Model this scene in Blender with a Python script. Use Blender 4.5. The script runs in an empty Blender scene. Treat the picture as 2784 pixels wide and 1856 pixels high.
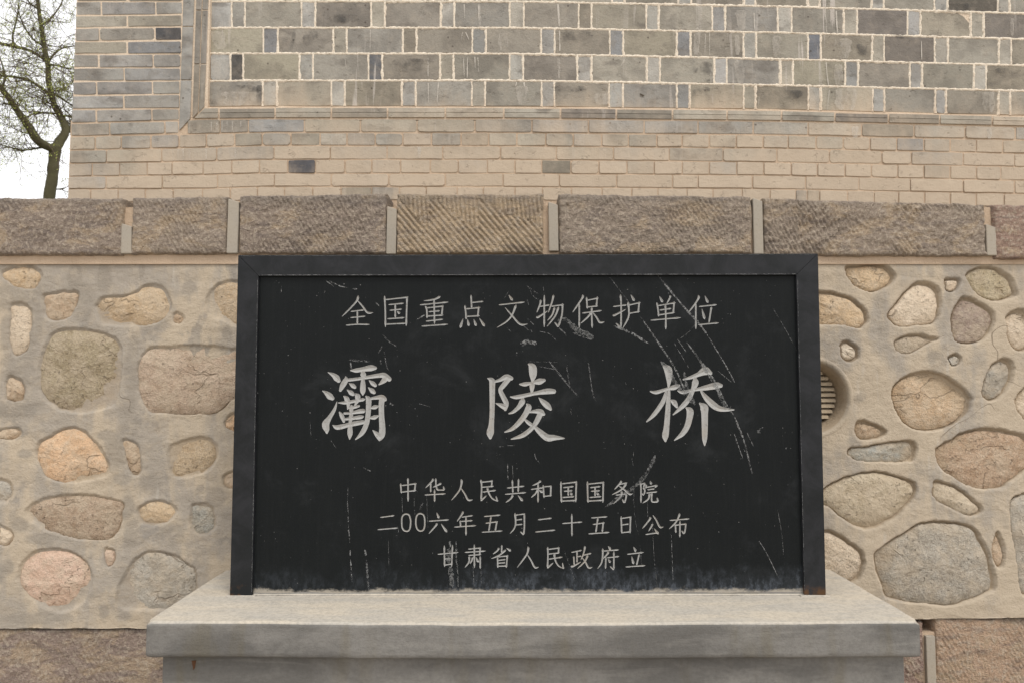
import bpy, bmesh, math, random
import numpy as np
from mathutils import Vector, Matrix
from mathutils.geometry import delaunay_2d_cdt

random.seed(7)
RNG = np.random.default_rng(7)
SC = bpy.context.scene
COL = SC.collection

# ---------------------------------------------------------------- camera
F = 2000.0                    # focal length in pixels of the 2784 px wide photograph
EYE = Vector((0.0, 0.0, 1.60))
PITCH = math.atan(118.0 / F)
cam_d = bpy.data.cameras.new('camera')
cam = bpy.data.objects.new('camera', cam_d)
COL.objects.link(cam)
cam.location = EYE
cam.rotation_euler = (math.pi / 2 + PITCH, 0, 0)
cam_d.sensor_width = 36.0
cam_d.lens = F / 2784 * 36.0
cam_d.clip_end = 3000
cam_d.dof.use_dof = True
cam_d.dof.focus_distance = 2.85
cam_d.dof.aperture_fstop = 5.6
SC.camera = cam

# ---------------------------------------------------------------- world and sun (overcast, light from the upper right)
SUN_EL, SUN_AZ = math.radians(56), math.radians(30)      # azimuth measured from behind the camera towards the right
world = bpy.data.worlds.new('World')
SC.world = world
world.use_nodes = True
wt = world.node_tree
bgn = wt.nodes['Background']
sky = wt.nodes.new('ShaderNodeTexSky')
sky.sky_type = 'NISHITA'
sky.sun_disc = False
sky.sun_elevation = SUN_EL
sky.sun_rotation = math.pi - SUN_AZ
sky.air_density = 1.0
sky.dust_density = 3.0
mixw = wt.nodes.new('ShaderNodeMix')
mixw.data_type = 'RGBA'
mixw.inputs[0].default_value = 0.80
mixw.inputs[7].default_value = (11.4, 11.2, 11.0, 1)      # cloud cover, bright and even
wt.links.new(sky.outputs[0], mixw.inputs[6])
wt.links.new(mixw.outputs[2], bgn.inputs[0])
bgn.inputs[1].default_value = 0.12
sun_d = bpy.data.lights.new('sun', 'SUN')
sun_d.energy = 1.2
sun_d.angle = math.radians(16)
sun_d.color = (1.0, 0.95, 0.87)
sun = bpy.data.objects.new('sun', sun_d)
COL.objects.link(sun)
sv = Vector((math.sin(SUN_AZ) * math.cos(SUN_EL), -math.cos(SUN_AZ) * math.cos(SUN_EL), math.sin(SUN_EL)))
sun.rotation_euler = sv.to_track_quat('Z', 'Y').to_euler()
sun.location = (3, -4, 8)
SC.view_settings.view_transform = 'Standard'
SC.view_settings.look = 'None'
SC.view_settings.exposure = 0.20
SC.view_settings.gamma = 1.0
SC.view_settings.use_curve_mapping = False
SC.cycles.max_bounces = 6

# ---------------------------------------------------------------- measuring: photograph pixel -> point on a plane of the place
CP, SP = math.cos(PITCH), math.sin(PITCH)
def ray(px, py):
    u = (px - 1392.0) / F
    v = (928.0 - py) / F
    return u, CP - v * SP, SP + v * CP           # X, Y, Z direction
def on_y(px, py, Y):
    dx, dy, dz = ray(px, py)
    t = Y / dy
    return dx * t, EYE.z + dz * t                # X, Z on the vertical plane at depth Y
def on_z(px, py, Z):
    dx, dy, dz = ray(px, py)
    t = (Z - EYE.z) / dz
    return dx * t, dy * t
def on_y_np(P, Y):
    P = np.asarray(P, float)
    u = (P[:, 0] - 1392.0) / F
    v = (928.0 - P[:, 1]) / F
    t = Y / (CP - v * SP)
    return np.stack([u * t, EYE.z + (SP + v * CP) * t], 1)

SLAB_FRONT = 2.485
SLAB_TOP = on_y(1440, 1689, SLAB_FRONT)[1]
Y_TAB = on_z(1435, 1619, SLAB_TOP)[1]             # face of the tablet's frame
Y_PANEL = Y_TAB + 0.014
Y_COB = on_z(1400, 1548, SLAB_TOP)[1]             # plaster face of the cobble wall
Y_COPE = Y_COB - 0.035
Y_BRK = Y_COB + 0.15

# ---------------------------------------------------------------- object helpers
def link(o, parent=None):
    COL.objects.link(o)
    if parent is not None:
        o.parent = parent
    return o
def thing(name, label, cat, loc=(0, 0, 0), group=None):
    o = bpy.data.objects.new(name, None)
    o.location = loc
    o.empty_display_size = 0.1
    o['label'] = label
    o['category'] = cat
    if group: o['group'] = group
    return link(o)
def mesh_obj(name, verts, faces, mat, parent=None, smooth=False, color=None, label=None, kind=None, origin=None):
    me = bpy.data.meshes.new(name)
    V = np.asarray(verts, float)
    base = Vector((0, 0, 0))
    if parent is not None:
        base = parent_world(parent)
    org = Vector(V.mean(0)) if origin is None else Vector(origin)
    V = V - np.array(org)
    me.from_pydata(V.tolist(), [], faces)
    if smooth:
        me.polygons.foreach_set('use_smooth', [True] * len(me.polygons))
    me.update()
    if mat is not None: me.materials.append(mat)
    o = bpy.data.objects.new(name, me)
    o.location = org - base
    if color is not None: o.color = (color[0], color[1], color[2], 1)
    if label: o['label'] = label
    if kind: o['kind'] = kind
    return link(o, parent)
def parent_world(p):
    v = Vector(p.location)
    q = p.parent
    while q is not None:
        v = v + Vector(q.location)
        q = q.parent
    return v
def grid_obj(name, X, Y, Z, mat, parent=None, smooth=True, color=None, label=None, kind=None, skirt=None):
    """X, Y, Z: 2D arrays (rows, cols), rows go up.  skirt: depth of a rim pushed back from the border."""
    nr, nc = X.shape
    V = np.stack([X, Y, Z], -1).reshape(-1, 3)
    i = np.arange(nr * nc).reshape(nr, nc)
    q = np.stack([i[:-1, :-1], i[:-1, 1:], i[1:, 1:], i[1:, :-1]], -1).reshape(-1, 4)
    if skirt:
        b = np.concatenate([i[0, :], i[1:, -1], i[-1, -2::-1], i[-2:0:-1, 0]])
        S = V[b].copy(); S[:, 1] = S[:, 1] + skirt
        n0 = len(V)
        V = np.concatenate([V, S])
        nb = len(b); k = np.arange(nb); k2 = (k + 1) % nb
        q = np.concatenate([q, np.stack([b[k], n0 + k, n0 + k2, b[k2]], -1)])
    me = bpy.data.meshes.new(name)
    org = V.mean(0)
    base = np.array(parent_world(parent)) if parent is not None else np.zeros(3)
    V = V - org
    me.vertices.add(len(V)); me.vertices.foreach_set('co', V.astype(np.float32).ravel())
    me.loops.add(len(q) * 4); me.loops.foreach_set('vertex_index', q.astype(np.int32).ravel())
    me.polygons.add(len(q))
    me.polygons.foreach_set('loop_start', (np.arange(len(q)) * 4).astype(np.int32))
    me.polygons.foreach_set('use_smooth', np.full(len(q), smooth))
    me.update(); me.validate()
    me.materials.append(mat)
    o = bpy.data.objects.new(name, me)
    o.location = Vector(org - base)
    if color is not None: o.color = (color[0], color[1], color[2], 1)
    if label: o['label'] = label
    if kind: o['kind'] = kind
    return link(o, parent)
def box_data(x0, x1, y0, y1, z0, z1, b=0.0):
    """bevelled box as verts and faces"""
    bm = bmesh.new()
    vs = [bm.verts.new(p) for p in [(x0,y0,z0),(x1,y0,z0),(x1,y1,z0),(x0,y1,z0),(x0,y0,z1),(x1,y0,z1),(x1,y1,z1),(x0,y1,z1)]]
    for f in [(3,2,1,0),(4,5,6,7),(0,1,5,4),(1,2,6,5),(2,3,7,6),(3,0,4,7)]:
        bm.faces.new([vs[i] for i in f])
    if b > 0:
        bmesh.ops.bevel(bm, geom=bm.edges[:], offset=b, segments=2, profile=0.5, affect='EDGES')
    bm.verts.index_update()
    V = [tuple(v.co) for v in bm.verts]; Fc = [[v.index for v in f.verts] for f in bm.faces]
    bm.free()
    return V, Fc

# ---------------------------------------------------------------- numpy noise
def _hash(ix, iy, s):
    h = (ix.astype(np.int64) * 374761393 + iy.astype(np.int64) * 668265263 + s * 974711) & 0x7fffffff
    h = ((h ^ (h >> 13)) * 1274126177) & 0x7fffffff
    return ((h ^ (h >> 16)) & 0xffff) / 65535.0
def vnoise(x, y, s=0):
    ix = np.floor(x); iy = np.floor(y); fx = x - ix; fy = y - iy
    fx = fx * fx * (3 - 2 * fx); fy = fy * fy * (3 - 2 * fy)
    a = _hash(ix, iy, s); b = _hash(ix + 1, iy, s); c = _hash(ix, iy + 1, s); d = _hash(ix + 1, iy + 1, s)
    return (a * (1 - fx) + b * fx) * (1 - fy) + (c * (1 - fx) + d * fx) * fy
def fbm(x, y, s=0, o=4):
    r = 0; a = 1; t = 0
    for k in range(o):
        r = r + a * (vnoise(x, y, s + k * 17) - 0.5); t += a; a *= 0.5; x = x * 2.03 + 5.1; y = y * 2.03 + 3.7
    return r / t * 2
def catmull(P, n, closed=False):
    P = np.asarray(P, float); m = len(P)
    out = []
    segs = m if closed else m - 1
    for i in range(segs):
        if closed: a, b, c, d = P[(i-1) % m], P[i], P[(i+1) % m], P[(i+2) % m]
        else: a, b, c, d = P[max(i-1, 0)], P[i], P[i+1], P[min(i+2, m-1)]
        for k in range(n):
            t = k / n
            out.append(0.5 * ((2*b) + (c-a)*t + (2*a-5*b+4*c-d)*t*t + (3*b-3*c+d-a)*t**3))
    if not closed: out.append(P[-1])
    return np.array(out)

# ---------------------------------------------------------------- materials
class NT:
    def __init__(s, name):
        s.m = bpy.data.materials.new(name); s.m.use_nodes = True
        s.t = s.m.node_tree; s.p = s.t.nodes['Principled BSDF']; s.p.inputs['Roughness'].default_value = 0.9
        s.p.inputs['Specular IOR Level'].default_value = 0.25
        s.out = s.t.nodes['Material Output']
        s.geo = s.t.nodes.new('ShaderNodeNewGeometry'); s.tc = s.t.nodes.new('ShaderNodeTexCoord'); s.oi = s.t.nodes.new('ShaderNodeObjectInfo')
    def n(s, k, **kw):
        o = s.t.nodes.new(k)
        for a, b in kw.items(): setattr(o, a, b)
        return o
    def L(s, a, b): s.t.links.new(a, b)
    def val(s, v, sock):
        if hasattr(v, 'is_linked') or hasattr(v, 'links'): s.L(v, sock)
        else:
            if isinstance(v, (tuple, list)) and len(v) == 3 and len(sock.default_value) == 4: v = (*v, 1)
            sock.default_value = v
    def coord(s, scale=(1, 1, 1), rnd=True, world=False, rot=(0, 0, 0)):
        m = s.n('ShaderNodeMapping'); m.inputs['Scale'].default_value = scale; m.inputs['Rotation'].default_value = rot
        s.L(s.geo.outputs['Position'], m.inputs['Vector'])
        if rnd:
            c = s.n('ShaderNodeCombineXYZ')
            k = s.math('MULTIPLY', s.oi.outputs['Random'], 37.0)
            s.L(k, c.inputs[0]); s.L(k, c.inputs[2])
            s.L(c.outputs[0], m.inputs['Location'])
        return m.outputs[0]
    def noise(s, vec, scale, detail=4, rough=0.55, dist=0.0):
        o = s.n('ShaderNodeTexNoise'); s.L(vec, o.inputs['Vector'])
        o.inputs['Scale'].default_value = scale; o.inputs['Detail'].default_value = detail
        o.inputs['Roughness'].default_value = rough; o.inputs['Distortion'].default_value = dist
        return o.outputs[0]
    def math(s, op, a, b=0.0, clamp=False):
        o = s.n('ShaderNodeMath', operation=op, use_clamp=clamp); s.val(a, o.inputs[0]); s.val(b, o.inputs[1]); return o.outputs[0]
    def ramp(s, f, a, b, lo=0.0, hi=1.0):
        o = s.n('ShaderNodeMapRange', interpolation_type='SMOOTHSTEP'); s.val(f, o.inputs[0])
        for i, v in enumerate((a, b, lo, hi)): o.inputs[i+1].default_value = v
        return o.outputs[0]
    def mix(s, f, a, b, mode='MIX'):
        o = s.n('ShaderNodeMix', data_type='RGBA', blend_type=mode); s.val(f, o.inputs[0]); s.val(a, o.inputs[6]); s.val(b, o.inputs[7]); return o.outputs[2]
    def sep(s, v):
        o = s.n('ShaderNodeSeparateXYZ'); s.L(v, o.inputs[0]); return o.outputs
    def bump(s, h, st, dist=0.01, prev=None):
        o = s.n('ShaderNodeBump'); s.val(h, o.inputs['Height']); o.inputs['Strength'].default_value = st; o.inputs['Distance'].default_value = dist
        if prev is not None: s.L(prev, o.inputs['Normal'])
        return o.outputs[0]
    def done(s, col=None, normal=None, rough=None):
        if col is not None: s.val(col, s.p.inputs['Base Color'])
        if normal is not None: s.L(normal, s.p.inputs['Normal'])
        if rough is not None: s.val(rough, s.p.inputs['Roughness'])
        return s.m

TAN = (0.50, 0.375, 0.255)
def mat_brick(name, dust_hi, dust_lo, streaks=0.5):
    m = NT(name)
    c = m.coord()
    big = m.noise(c, 7, 4, 0.6); fine = m.noise(c, 160, 3, 0.6); med = m.noise(c, 28, 4, 0.6, 0.3)
    base = m.mix(m.ramp(big, 0.36, 0.60), m.mix(0.38, m.oi.outputs['Color'], (0.075, 0.068, 0.06)), m.oi.outputs['Color'])
    smk = m.ramp(m.noise(m.coord((1.0, 1, 1.7)), 9, 4, 0.6, 0.5), 0.56, 0.66)
    base = m.mix(m.math('MULTIPLY', smk, 0.35), base, (0.16, 0.145, 0.125))
    rgt = m.ramp(m.noise(m.coord((1.2, 1, 2.2)), 5.0, 3, 0.5), 0.60, 0.72)
    base = m.mix(m.math('MULTIPLY', rgt, 0.55), base, (0.105, 0.095, 0.085))
    base = m.mix(m.math('MULTIPLY', m.ramp(med, 0.45, 0.8), 0.35), base, (0.36, 0.31, 0.25))
    base = m.mix(m.math('MULTIPLY', m.ramp(fine, 0.38, 0.68), 0.16), base, (0.11, 0.10, 0.09))
    # lime runs down the face
    run = m.noise(m.coord((1, 1, 0.06), rnd=False), 26, 3, 0.6)
    gate = m.noise(m.coord((1, 1, 0.5), rnd=False), 2.3, 2, 0.5)
    rf = m.math('MULTIPLY', m.ramp(run, 0.58, 0.64), m.ramp(gate, 0.48, 0.62))
    base = m.mix(m.math('MULTIPLY', rf, streaks), base, (0.50, 0.46, 0.42))
    # pin holes
    pn = m.n('ShaderNodeTexVoronoi'); m.L(m.coord(), pn.inputs['Vector']); pn.inputs['Scale'].default_value = 14; pn.inputs['Randomness'].default_value = 1
    pin = m.ramp(pn.outputs['Distance'], 0.045, 0.085, 1.0, 0.0)
    base = m.mix(m.math('MULTIPLY', pin, 0.75), base, (0.05, 0.04, 0.035))
    # clay film washed up from the ledge
    z = m.sep(m.geo.outputs['Position'])[2]
    zz = m.math('ADD', z, m.math('MULTIPLY', m.math('SUBTRACT', m.noise(m.coord((1, 1, 0.25), rnd=False), 7, 5, 0.65), 0.5), 0.42))
    zz = m.math('ADD', zz, m.math('MULTIPLY', m.math('SUBTRACT', m.oi.outputs['Random'], 0.5), 0.16))
    zz = m.math('ADD', zz, m.ramp(m.sep(m.geo.outputs['Position'])[0], -2.0, -1.25, 0.15, 0.0))
    film = m.ramp(zz, dust_lo, dust_hi, 0.93, 0.05)
    tan = m.mix(m.noise(m.coord(rnd=False), 9, 4, 0.6), (0.445, 0.362, 0.275), (0.54, 0.445, 0.34))
    col = m.mix(film, base, tan)
    h = m.math('ADD', m.math('MULTIPLY', fine, 0.5), m.noise(c, 45, 4, 0.6))
    scr = m.ramp(m.noise(m.coord((1, 1, 5), rnd=True), 18, 5, 0.7), 0.58, 0.72)
    col = m.mix(m.math('MULTIPLY', scr, 0.22), col, (0.30, 0.245, 0.185))
    h = m.math('SUBTRACT', h, m.math('MULTIPLY', m.ramp(m.noise(c, 24, 5, 0.7), 0.60, 0.70), 0.8))
    return m.done(col, m.bump(h, 0.7, 0.005))
M_BRICK = mat_brick('grey_brick', 2.93, 2.55, 0.4)
M_PANELB = mat_brick('panel_grey_brick', 2.96, 2.72, 0.8)

def mat_mortar(name, pale):
    m = NT(name)
    c = m.coord(rnd=False)
    z = m.sep(m.geo.outputs['Position'])[2]
    f = m.ramp(m.math('ADD', z, m.math('MULTIPLY', m.math('SUBTRACT', m.noise(c, 12, 4), 0.5), 0.25)), 2.70, 3.02)
    col = m.mix(f, (0.52, 0.40, 0.29), pale)
    col = m.mix(m.math('MULTIPLY', m.ramp(m.noise(c, 130, 3), 0.40, 0.62), 0.35), col, (0.50, 0.37, 0.26))
    h = m.math('ADD', m.noise(c, 220, 3), m.noise(c, 70, 4))
    return m.done(col, m.bump(h, 0.9, 0.004))
M_JOINT = mat_mortar('brick_mortar', (0.70, 0.585, 0.46))
M_POINT = mat_mortar('lime_pointing', (0.80, 0.72, 0.60))

# plaster of the cobble wall
m = NT('cement_plaster')
c = m.coord(rnd=False)
P3 = m.sep(m.geo.outputs['Position'])
patch = m.noise(m.coord((1, 1, 0.6), rnd=False), 3.6, 5, 0.62, 0.4)
vert = m.noise(m.coord((1, 1, 0.22), rnd=False), 9, 4, 0.6)
wet = m.math('ADD', m.math('MULTIPLY', patch, 0.6), m.math('MULTIPLY', vert, 0.4))
wet = m.math('ADD', wet, m.ramp(P3[0], -2.2, 1.0, 0.055, 0.022))
col = m.mix(m.ramp(wet, 0.49, 0.60), (0.475, 0.40, 0.305), (0.36, 0.32, 0.27))
dk = m.ramp(m.noise(m.coord((1, 1, 0.75), rnd=False), 6.5, 4, 0.6, 0.3), 0.57, 0.65)
dk = m.math('MULTIPLY', dk, m.ramp(P3[0], -0.4, 1.2, 0.62, 0.22))
col = m.mix(dk, col, (0.255, 0.235, 0.21))
tw = m.noise(m.coord((0.8, 1, 1.1), rnd=False, rot=(0, 0.5, 0)), 11, 6, 0.68, 0.8)
col = m.mix(m.math('MULTIPLY', m.ramp(tw, 0.50, 0.62), 0.35), col, (0.40, 0.335, 0.255))
dat = m.n('ShaderNodeAttribute', attribute_name='damp')
df = m.ramp(m.math('ADD', dat.outputs['Fac'], m.math('MULTIPLY', m.math('SUBTRACT', m.noise(m.coord((1, 1, 0.7), rnd=False), 16, 5, 0.65, 0.4), 0.5), 1.5)), 0.30, 0.85)
col = m.mix(m.math('MULTIPLY', df, 0.68), col, m.mix(m.noise(c, 5, 3), (0.325, 0.29, 0.245), (0.26, 0.23, 0.19)))
gr = m.ramp(m.noise(c, 260, 3, 0.7), 0.52, 0.70)
col = m.mix(m.math('MULTIPLY', gr, 0.30), col, (0.25, 0.20, 0.15))
col = m.mix(m.math('MULTIPLY', m.ramp(m.noise(c, 18, 5, 0.7), 0.50, 0.72), 0.4), col, (0.53, 0.45, 0.35))
lime = m.math('MULTIPLY', m.ramp(m.noise(m.coord((1, 1, 0.12), rnd=False), 28, 3), 0.60, 0.72), m.ramp(m.noise(c, 2.0, 2), 0.5, 0.62))
col = m.mix(m.math('MULTIPLY', lime, 0.4), col, (0.50, 0.47, 0.42))
# thin hair cracks and specks
sp = m.ramp(m.noise(c, 95, 2, 0.5), 0.70, 0.76)
col = m.mix(m.math('MULTIPLY', sp, 0.55), col, (0.22, 0.17, 0.12))
wv = m.noise(c, 2.1, 3, 0.5, 0.0)
crack = m.ramp(m.math('ABSOLUTE', m.math('SUBTRACT', wv, 0.5)), 0.0008, 0.0030, 1, 0)
cg = m.ramp(m.noise(c, 1.7, 2), 0.57, 0.64)
crk = m.math('MULTIPLY', crack, cg)
col = m.mix(m.math('MULTIPLY', crk, 0.6), col, (0.16, 0.12, 0.085))
# darker brown tint in the recesses, by depth
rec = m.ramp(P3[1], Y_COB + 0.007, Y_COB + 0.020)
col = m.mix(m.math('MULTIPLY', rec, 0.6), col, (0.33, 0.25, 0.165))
h = m.math('ADD', m.math('MULTIPLY', m.noise(c, 120, 4, 0.65), 0.6), m.math('SUBTRACT', m.math('ADD', tw, m.noise(m.coord((1, 1, 1.8), rnd=False), 17, 5, 0.6)), crk))
M_PLASTER = m.done(col, m.bump(h, 0.6, 0.010))

def mat_stone(name, spots=0.5, scale=1.0):
    m = NT(name)
    c = m.coord()
    a = m.noise(c, 9 * scale, 5, 0.65, 0.5); b = m.noise(c, 40 * scale, 4, 0.65); f = m.noise(c, 190, 3, 0.6)
    obj = m.oi.outputs['Color']
    dark = m.mix(1.0, obj, (0.80, 0.76, 0.71), 'MULTIPLY'); lite = m.mix(0.5, obj, (0.62, 0.53, 0.41))
    col = m.mix(m.ramp(a, 0.35, 0.65), dark, obj)
    col = m.mix(m.math('MULTIPLY', m.ramp(b, 0.48, 0.70), 0.7), col, lite)
    col = m.mix(m.math('MULTIPLY', m.ramp(f, 0.42, 0.70), spots), col, m.mix(0.6, obj, (0.10, 0.085, 0.07)))
    v = m.noise(m.coord((1, 1, 1.5)), 5, 3, 0.55, 0.3)
    vein = m.ramp(m.math('ABSOLUTE', m.math('SUBTRACT', v, 0.5)), 0.004, 0.016, 1, 0)
    vein = m.math('MULTIPLY', vein, m.ramp(m.noise(c, 5, 2), 0.50, 0.62))
    col = m.mix(m.math('MULTIPLY', vein, 0.45), col, (0.22, 0.16, 0.11))
    dst = m.math('ADD', m.ramp(m.noise(c, 13, 6, 0.7), 0.42, 0.62), m.ramp(m.sep(m.geo.outputs['Position'])[0], -0.4, 0.4, 0.18, 0.0), True)
    col = m.mix(m.math('MULTIPLY', dst, 0.5), col, (0.52, 0.435, 0.33))
    pit = m.math('MULTIPLY', m.ramp(m.noise(c, 70, 4, 0.7), 0.60, 0.70), m.ramp(m.noise(c, 6, 2), 0.40, 0.60))
    col = m.mix(m.math('MULTIPLY', pit, 0.5), col, (0.19, 0.155, 0.12))
    # brown tint towards the rim, where the recess is deepest
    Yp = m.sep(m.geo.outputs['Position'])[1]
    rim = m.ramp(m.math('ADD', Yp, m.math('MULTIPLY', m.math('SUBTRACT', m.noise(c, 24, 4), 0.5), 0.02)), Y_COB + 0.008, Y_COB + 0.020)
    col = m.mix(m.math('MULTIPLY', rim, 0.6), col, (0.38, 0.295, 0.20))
    h = m.math('ADD', m.math('ADD', b, m.math('MULTIPLY', f, 0.4)), m.math('MULTIPLY', m.math('SUBTRACT', a, vein), 0.8))
    h = m.math('SUBTRACT', m.math('ADD', h, m.math('MULTIPLY', m.noise(c, 22, 5, 0.7), 1.4)), pit)
    return m.done(col, m.bump(h, 0.8, 0.011))
M_STONE = mat_stone('river_stone', 0.45)
M_STONE2 = mat_stone('speckled_stone', 0.8, 1.5)

# hewn sandstone of coping and base
m = NT('hewn_sandstone')
c = m.coord()
obj = m.oi.outputs['Color']
a = m.noise(m.coord((1, 1, 2.0), rot=(0, 0.5, 0)), 5, 5, 0.65, 0.6); b = m.noise(c, 60, 4, 0.65); f = m.noise(c, 200, 3, 0.6)
tn = m.mix(0.7, obj, (0.47, 0.36, 0.245))
col = m.mix(m.ramp(a, 0.49, 0.60), obj, tn)
col = m.mix(m.math('MULTIPLY', m.ramp(m.noise(m.coord((0.8, 1, 3)), 11, 4, 0.6), 0.50, 0.66), 0.5), col, (0.17, 0.14, 0.128))
col = m.mix(m.math('MULTIPLY', m.ramp(b, 0.47, 0.64), 0.62), col, (0.52, 0.44, 0.35))
col = m.mix(m.math('MULTIPLY', m.ramp(f, 0.35, 0.65), 0.30), col, (0.11, 0.09, 0.075))
# weathered grey crust along the upper arris
z = m.sep(m.geo.outputs['Position'])[2]
cr = m.ramp(m.math('ADD', z, m.math('MULTIPLY', m.math('SUBTRACT', m.noise(c, 18, 4), 0.5), 0.10)), 2.35, 2.43)
col = m.mix(m.math('MULTIPLY', cr, 0.55), col, (0.21, 0.185, 0.16))
h = m.math('ADD', m.math('ADD', b, m.math('MULTIPLY', f, 0.5)), m.noise(m.coord((1, 1, 1.6)), 26, 4, 0.7))
M_HEWN = m.done(col, m.bump(h, 1.0, 0.012))

m = NT('joint_cement')
c = m.coord()
col = m.mix(m.noise(c, 9, 4), (0.40, 0.345, 0.27), (0.34, 0.315, 0.275))
col = m.mix(m.math('MULTIPLY', m.ramp(m.noise(c, 120, 3), 0.5, 0.7), 0.3), col, (0.24, 0.20, 0.15))
M_SPACER = m.done(col, m.bump(m.noise(c, 90, 4), 0.4, 0.003))

# smooth rendered concrete of the plinth
m = NT('rendered_concrete')
c = m.coord(rnd=False)
a = m.noise(m.coord((0.7, 1, 1.5), rnd=False), 4.2, 5, 0.6, 0.4)
col = m.mix(m.ramp(a, 0.38, 0.64), (0.135, 0.130, 0.122), (0.21, 0.202, 0.188))
sw = m.noise(m.coord((0.35, 1, 3), rnd=False), 6, 4, 0.65, 0.5)
col = m.mix(m.math('MULTIPLY', m.ramp(sw, 0.55, 0.68), 0.40), col, (0.26, 0.25, 0.23))
olive = m.noise(m.coord((1, 1, 0.18), rnd=False), 12, 3, 0.5)
col = m.mix(m.math('MULTIPLY', m.ramp(olive, 0.52, 0.72), 0.30), col, (0.14, 0.115, 0.06))
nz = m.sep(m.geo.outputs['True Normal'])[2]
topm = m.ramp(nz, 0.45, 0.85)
dust_lit = m.mix(m.ramp(m.noise(m.coord((0.4, 1.6, 1), rnd=False), 6, 5, 0.65), 0.35, 0.65), (0.60, 0.535, 0.435), (0.51, 0.475, 0.415))
dust_lit = m.mix(m.math('MULTIPLY', m.ramp(m.noise(m.coord((0.6, 1.4, 1), rnd=False), 16, 6, 0.72), 0.48, 0.68), 0.35), dust_lit, (0.40, 0.38, 0.345))
col = m.mix(m.math('MULTIPLY', topm, 0.93), col, dust_lit)  # dusty top, painted paler than the front for light from above
col = m.mix(m.math('MULTIPLY', m.ramp(m.noise(c, 110, 2), 0.68, 0.75), 0.35), col, (0.16, 0.14, 0.12))
col = m.mix(m.math('MULTIPLY', m.ramp(m.noise(c, 75, 4, 0.7), 0.40, 0.65), 0.22), col, (0.08, 0.075, 0.07))
h = m.math('ADD', m.math('MULTIPLY', m.noise(c, 150, 4), 0.4), m.noise(m.coord((0.4, 1, 1.6), rnd=False), 14, 6, 0.65))
M_CONC = m.done(col, m.bump(h, 0.5, 0.008), m.math('SUBTRACT', 0.85, m.math('MULTIPLY', a, 0.1)))

# black polished tablet, dusty and scuffed
def mat_black(name, panel):
    m = NT(name)
    c = m.coord(rnd=False)
    col = m.mix(m.noise(c, 5, 5, 0.6), (0.0060, 0.0076, 0.0084), (0.0105, 0.0125, 0.0132))
    fine = m.ramp(m.noise(c, 300, 3, 0.7), 0.50, 0.75)
    col = m.mix(m.math('MULTIPLY', fine, 0.4), col, (0.028, 0.030, 0.030))
    brushed = m.noise(m.coord((1, 1, 0.05) if panel else (1, 1, 1), rnd=False), 120, 2)
    col = m.mix(m.math('MULTIPLY', m.ramp(brushed, 0.45, 0.75), 0.12), col, (0.022, 0.024, 0.025))
    cl = m.ramp(m.noise(c, 4.2, 5, 0.7, 0.4), 0.52, 0.75)
    col = m.mix(m.math('MULTIPLY', cl, 0.42), col, (0.036, 0.039, 0.042))
    zz = m.sep(m.geo.outputs['Position'])[2]
    if panel:
        spk = m.ramp(m.noise(c, 120, 2, 0.5), 0.765, 0.80)
        col = m.mix(m.math('MULTIPLY', spk, 0.6), col, (0.35, 0.34, 0.33))
        low = m.math('ADD', zz, m.math('MULTIPLY', m.math('SUBTRACT', m.noise(m.coord((1, 1, 1.3), rnd=False), 5, 6, 0.75), 0.5), 0.26))
        lf = m.ramp(low, SLAB_TOP + 0.0, SLAB_TOP + 0.12, 1, 0)
        xr = m.ramp(m.sep(m.geo.outputs['Position'])[0], -0.5, 0.1)
        st = m.math('MULTIPLY', lf, m.math('ADD', 0.25, m.math('MULTIPLY', m.ramp(m.noise(m.coord((1, 1, 0.45), rnd=False), 34, 6, 0.78), 0.44, 0.62), 1.0)))
        st = m.math('MULTIPLY', st, m.math('ADD', 0.35, m.math('MULTIPLY', xr, 0.65)))
        col = m.mix(m.math('MULTIPLY', st, 0.5), col, (0.11, 0.125, 0.15))
        low2 = m.math('ADD', zz, m.math('MULTIPLY', m.math('SUBTRACT', m.noise(m.coord((0.6, 1, 1), rnd=False), 26, 5, 0.75), 0.5), 0.055))
        l2 = m.ramp(low2, SLAB_TOP + 0.008, SLAB_TOP + 0.026, 1, 0)
        col = m.mix(m.math('MULTIPLY', l2, 0.8), col, (0.42, 0.38, 0.32))
    else:
        col = m.mix(m.ramp(m.noise(m.coord(rnd=False), 9, 6, 0.72, 0.6), 0.35, 0.7, 0.15, 0.75), col, (0.030, 0.031, 0.036))
        rl = m.math('ADD', zz, m.math('MULTIPLY', m.math('SUBTRACT', m.noise(c, 60, 4), 0.5), 0.05))
        col = m.mix(m.math('MULTIPLY', m.ramp(rl, SLAB_TOP + 0.008, SLAB_TOP + 0.045, 1, 0), m.ramp(m.noise(c, 25, 3), 0.45, 0.6)), col, (0.085, 0.045, 0.022))
    h = m.math('ADD', m.noise(c, 260, 3), m.math('MULTIPLY', m.noise(c, 30, 3), 0.4))
    m.p.inputs['Specular IOR Level'].default_value = 0.11 if panel else 0.20
    return m.done(col, m.bump(h, 0.12, 0.002), m.math('ADD', 0.46, m.math('MULTIPLY', cl, 0.2)))
M_PANEL = mat_black('black_stone_panel', True)
M_FRAME = mat_black('black_frame', False)

m = NT('engraving_paint')
c = m.coord(rnd=False)
col = m.mix(m.noise(c, 30, 4, 0.6), (0.30, 0.302, 0.295), (0.41, 0.41, 0.40))
col = m.mix(m.math('MULTIPLY', m.ramp(m.noise(c, 6, 4, 0.7), 0.50, 0.70), 0.32), col, (0.33, 0.27, 0.20))
col = m.mix(m.math('MULTIPLY', m.ramp(m.noise(c, 90, 3), 0.55, 0.72), 0.5), col, (0.16, 0.14, 0.12))
M_ENGR = m.done(col, m.bump(m.noise(m.coord((1, 1, 0.3), rnd=False), 240, 3), 0.35, 0.002))

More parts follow.
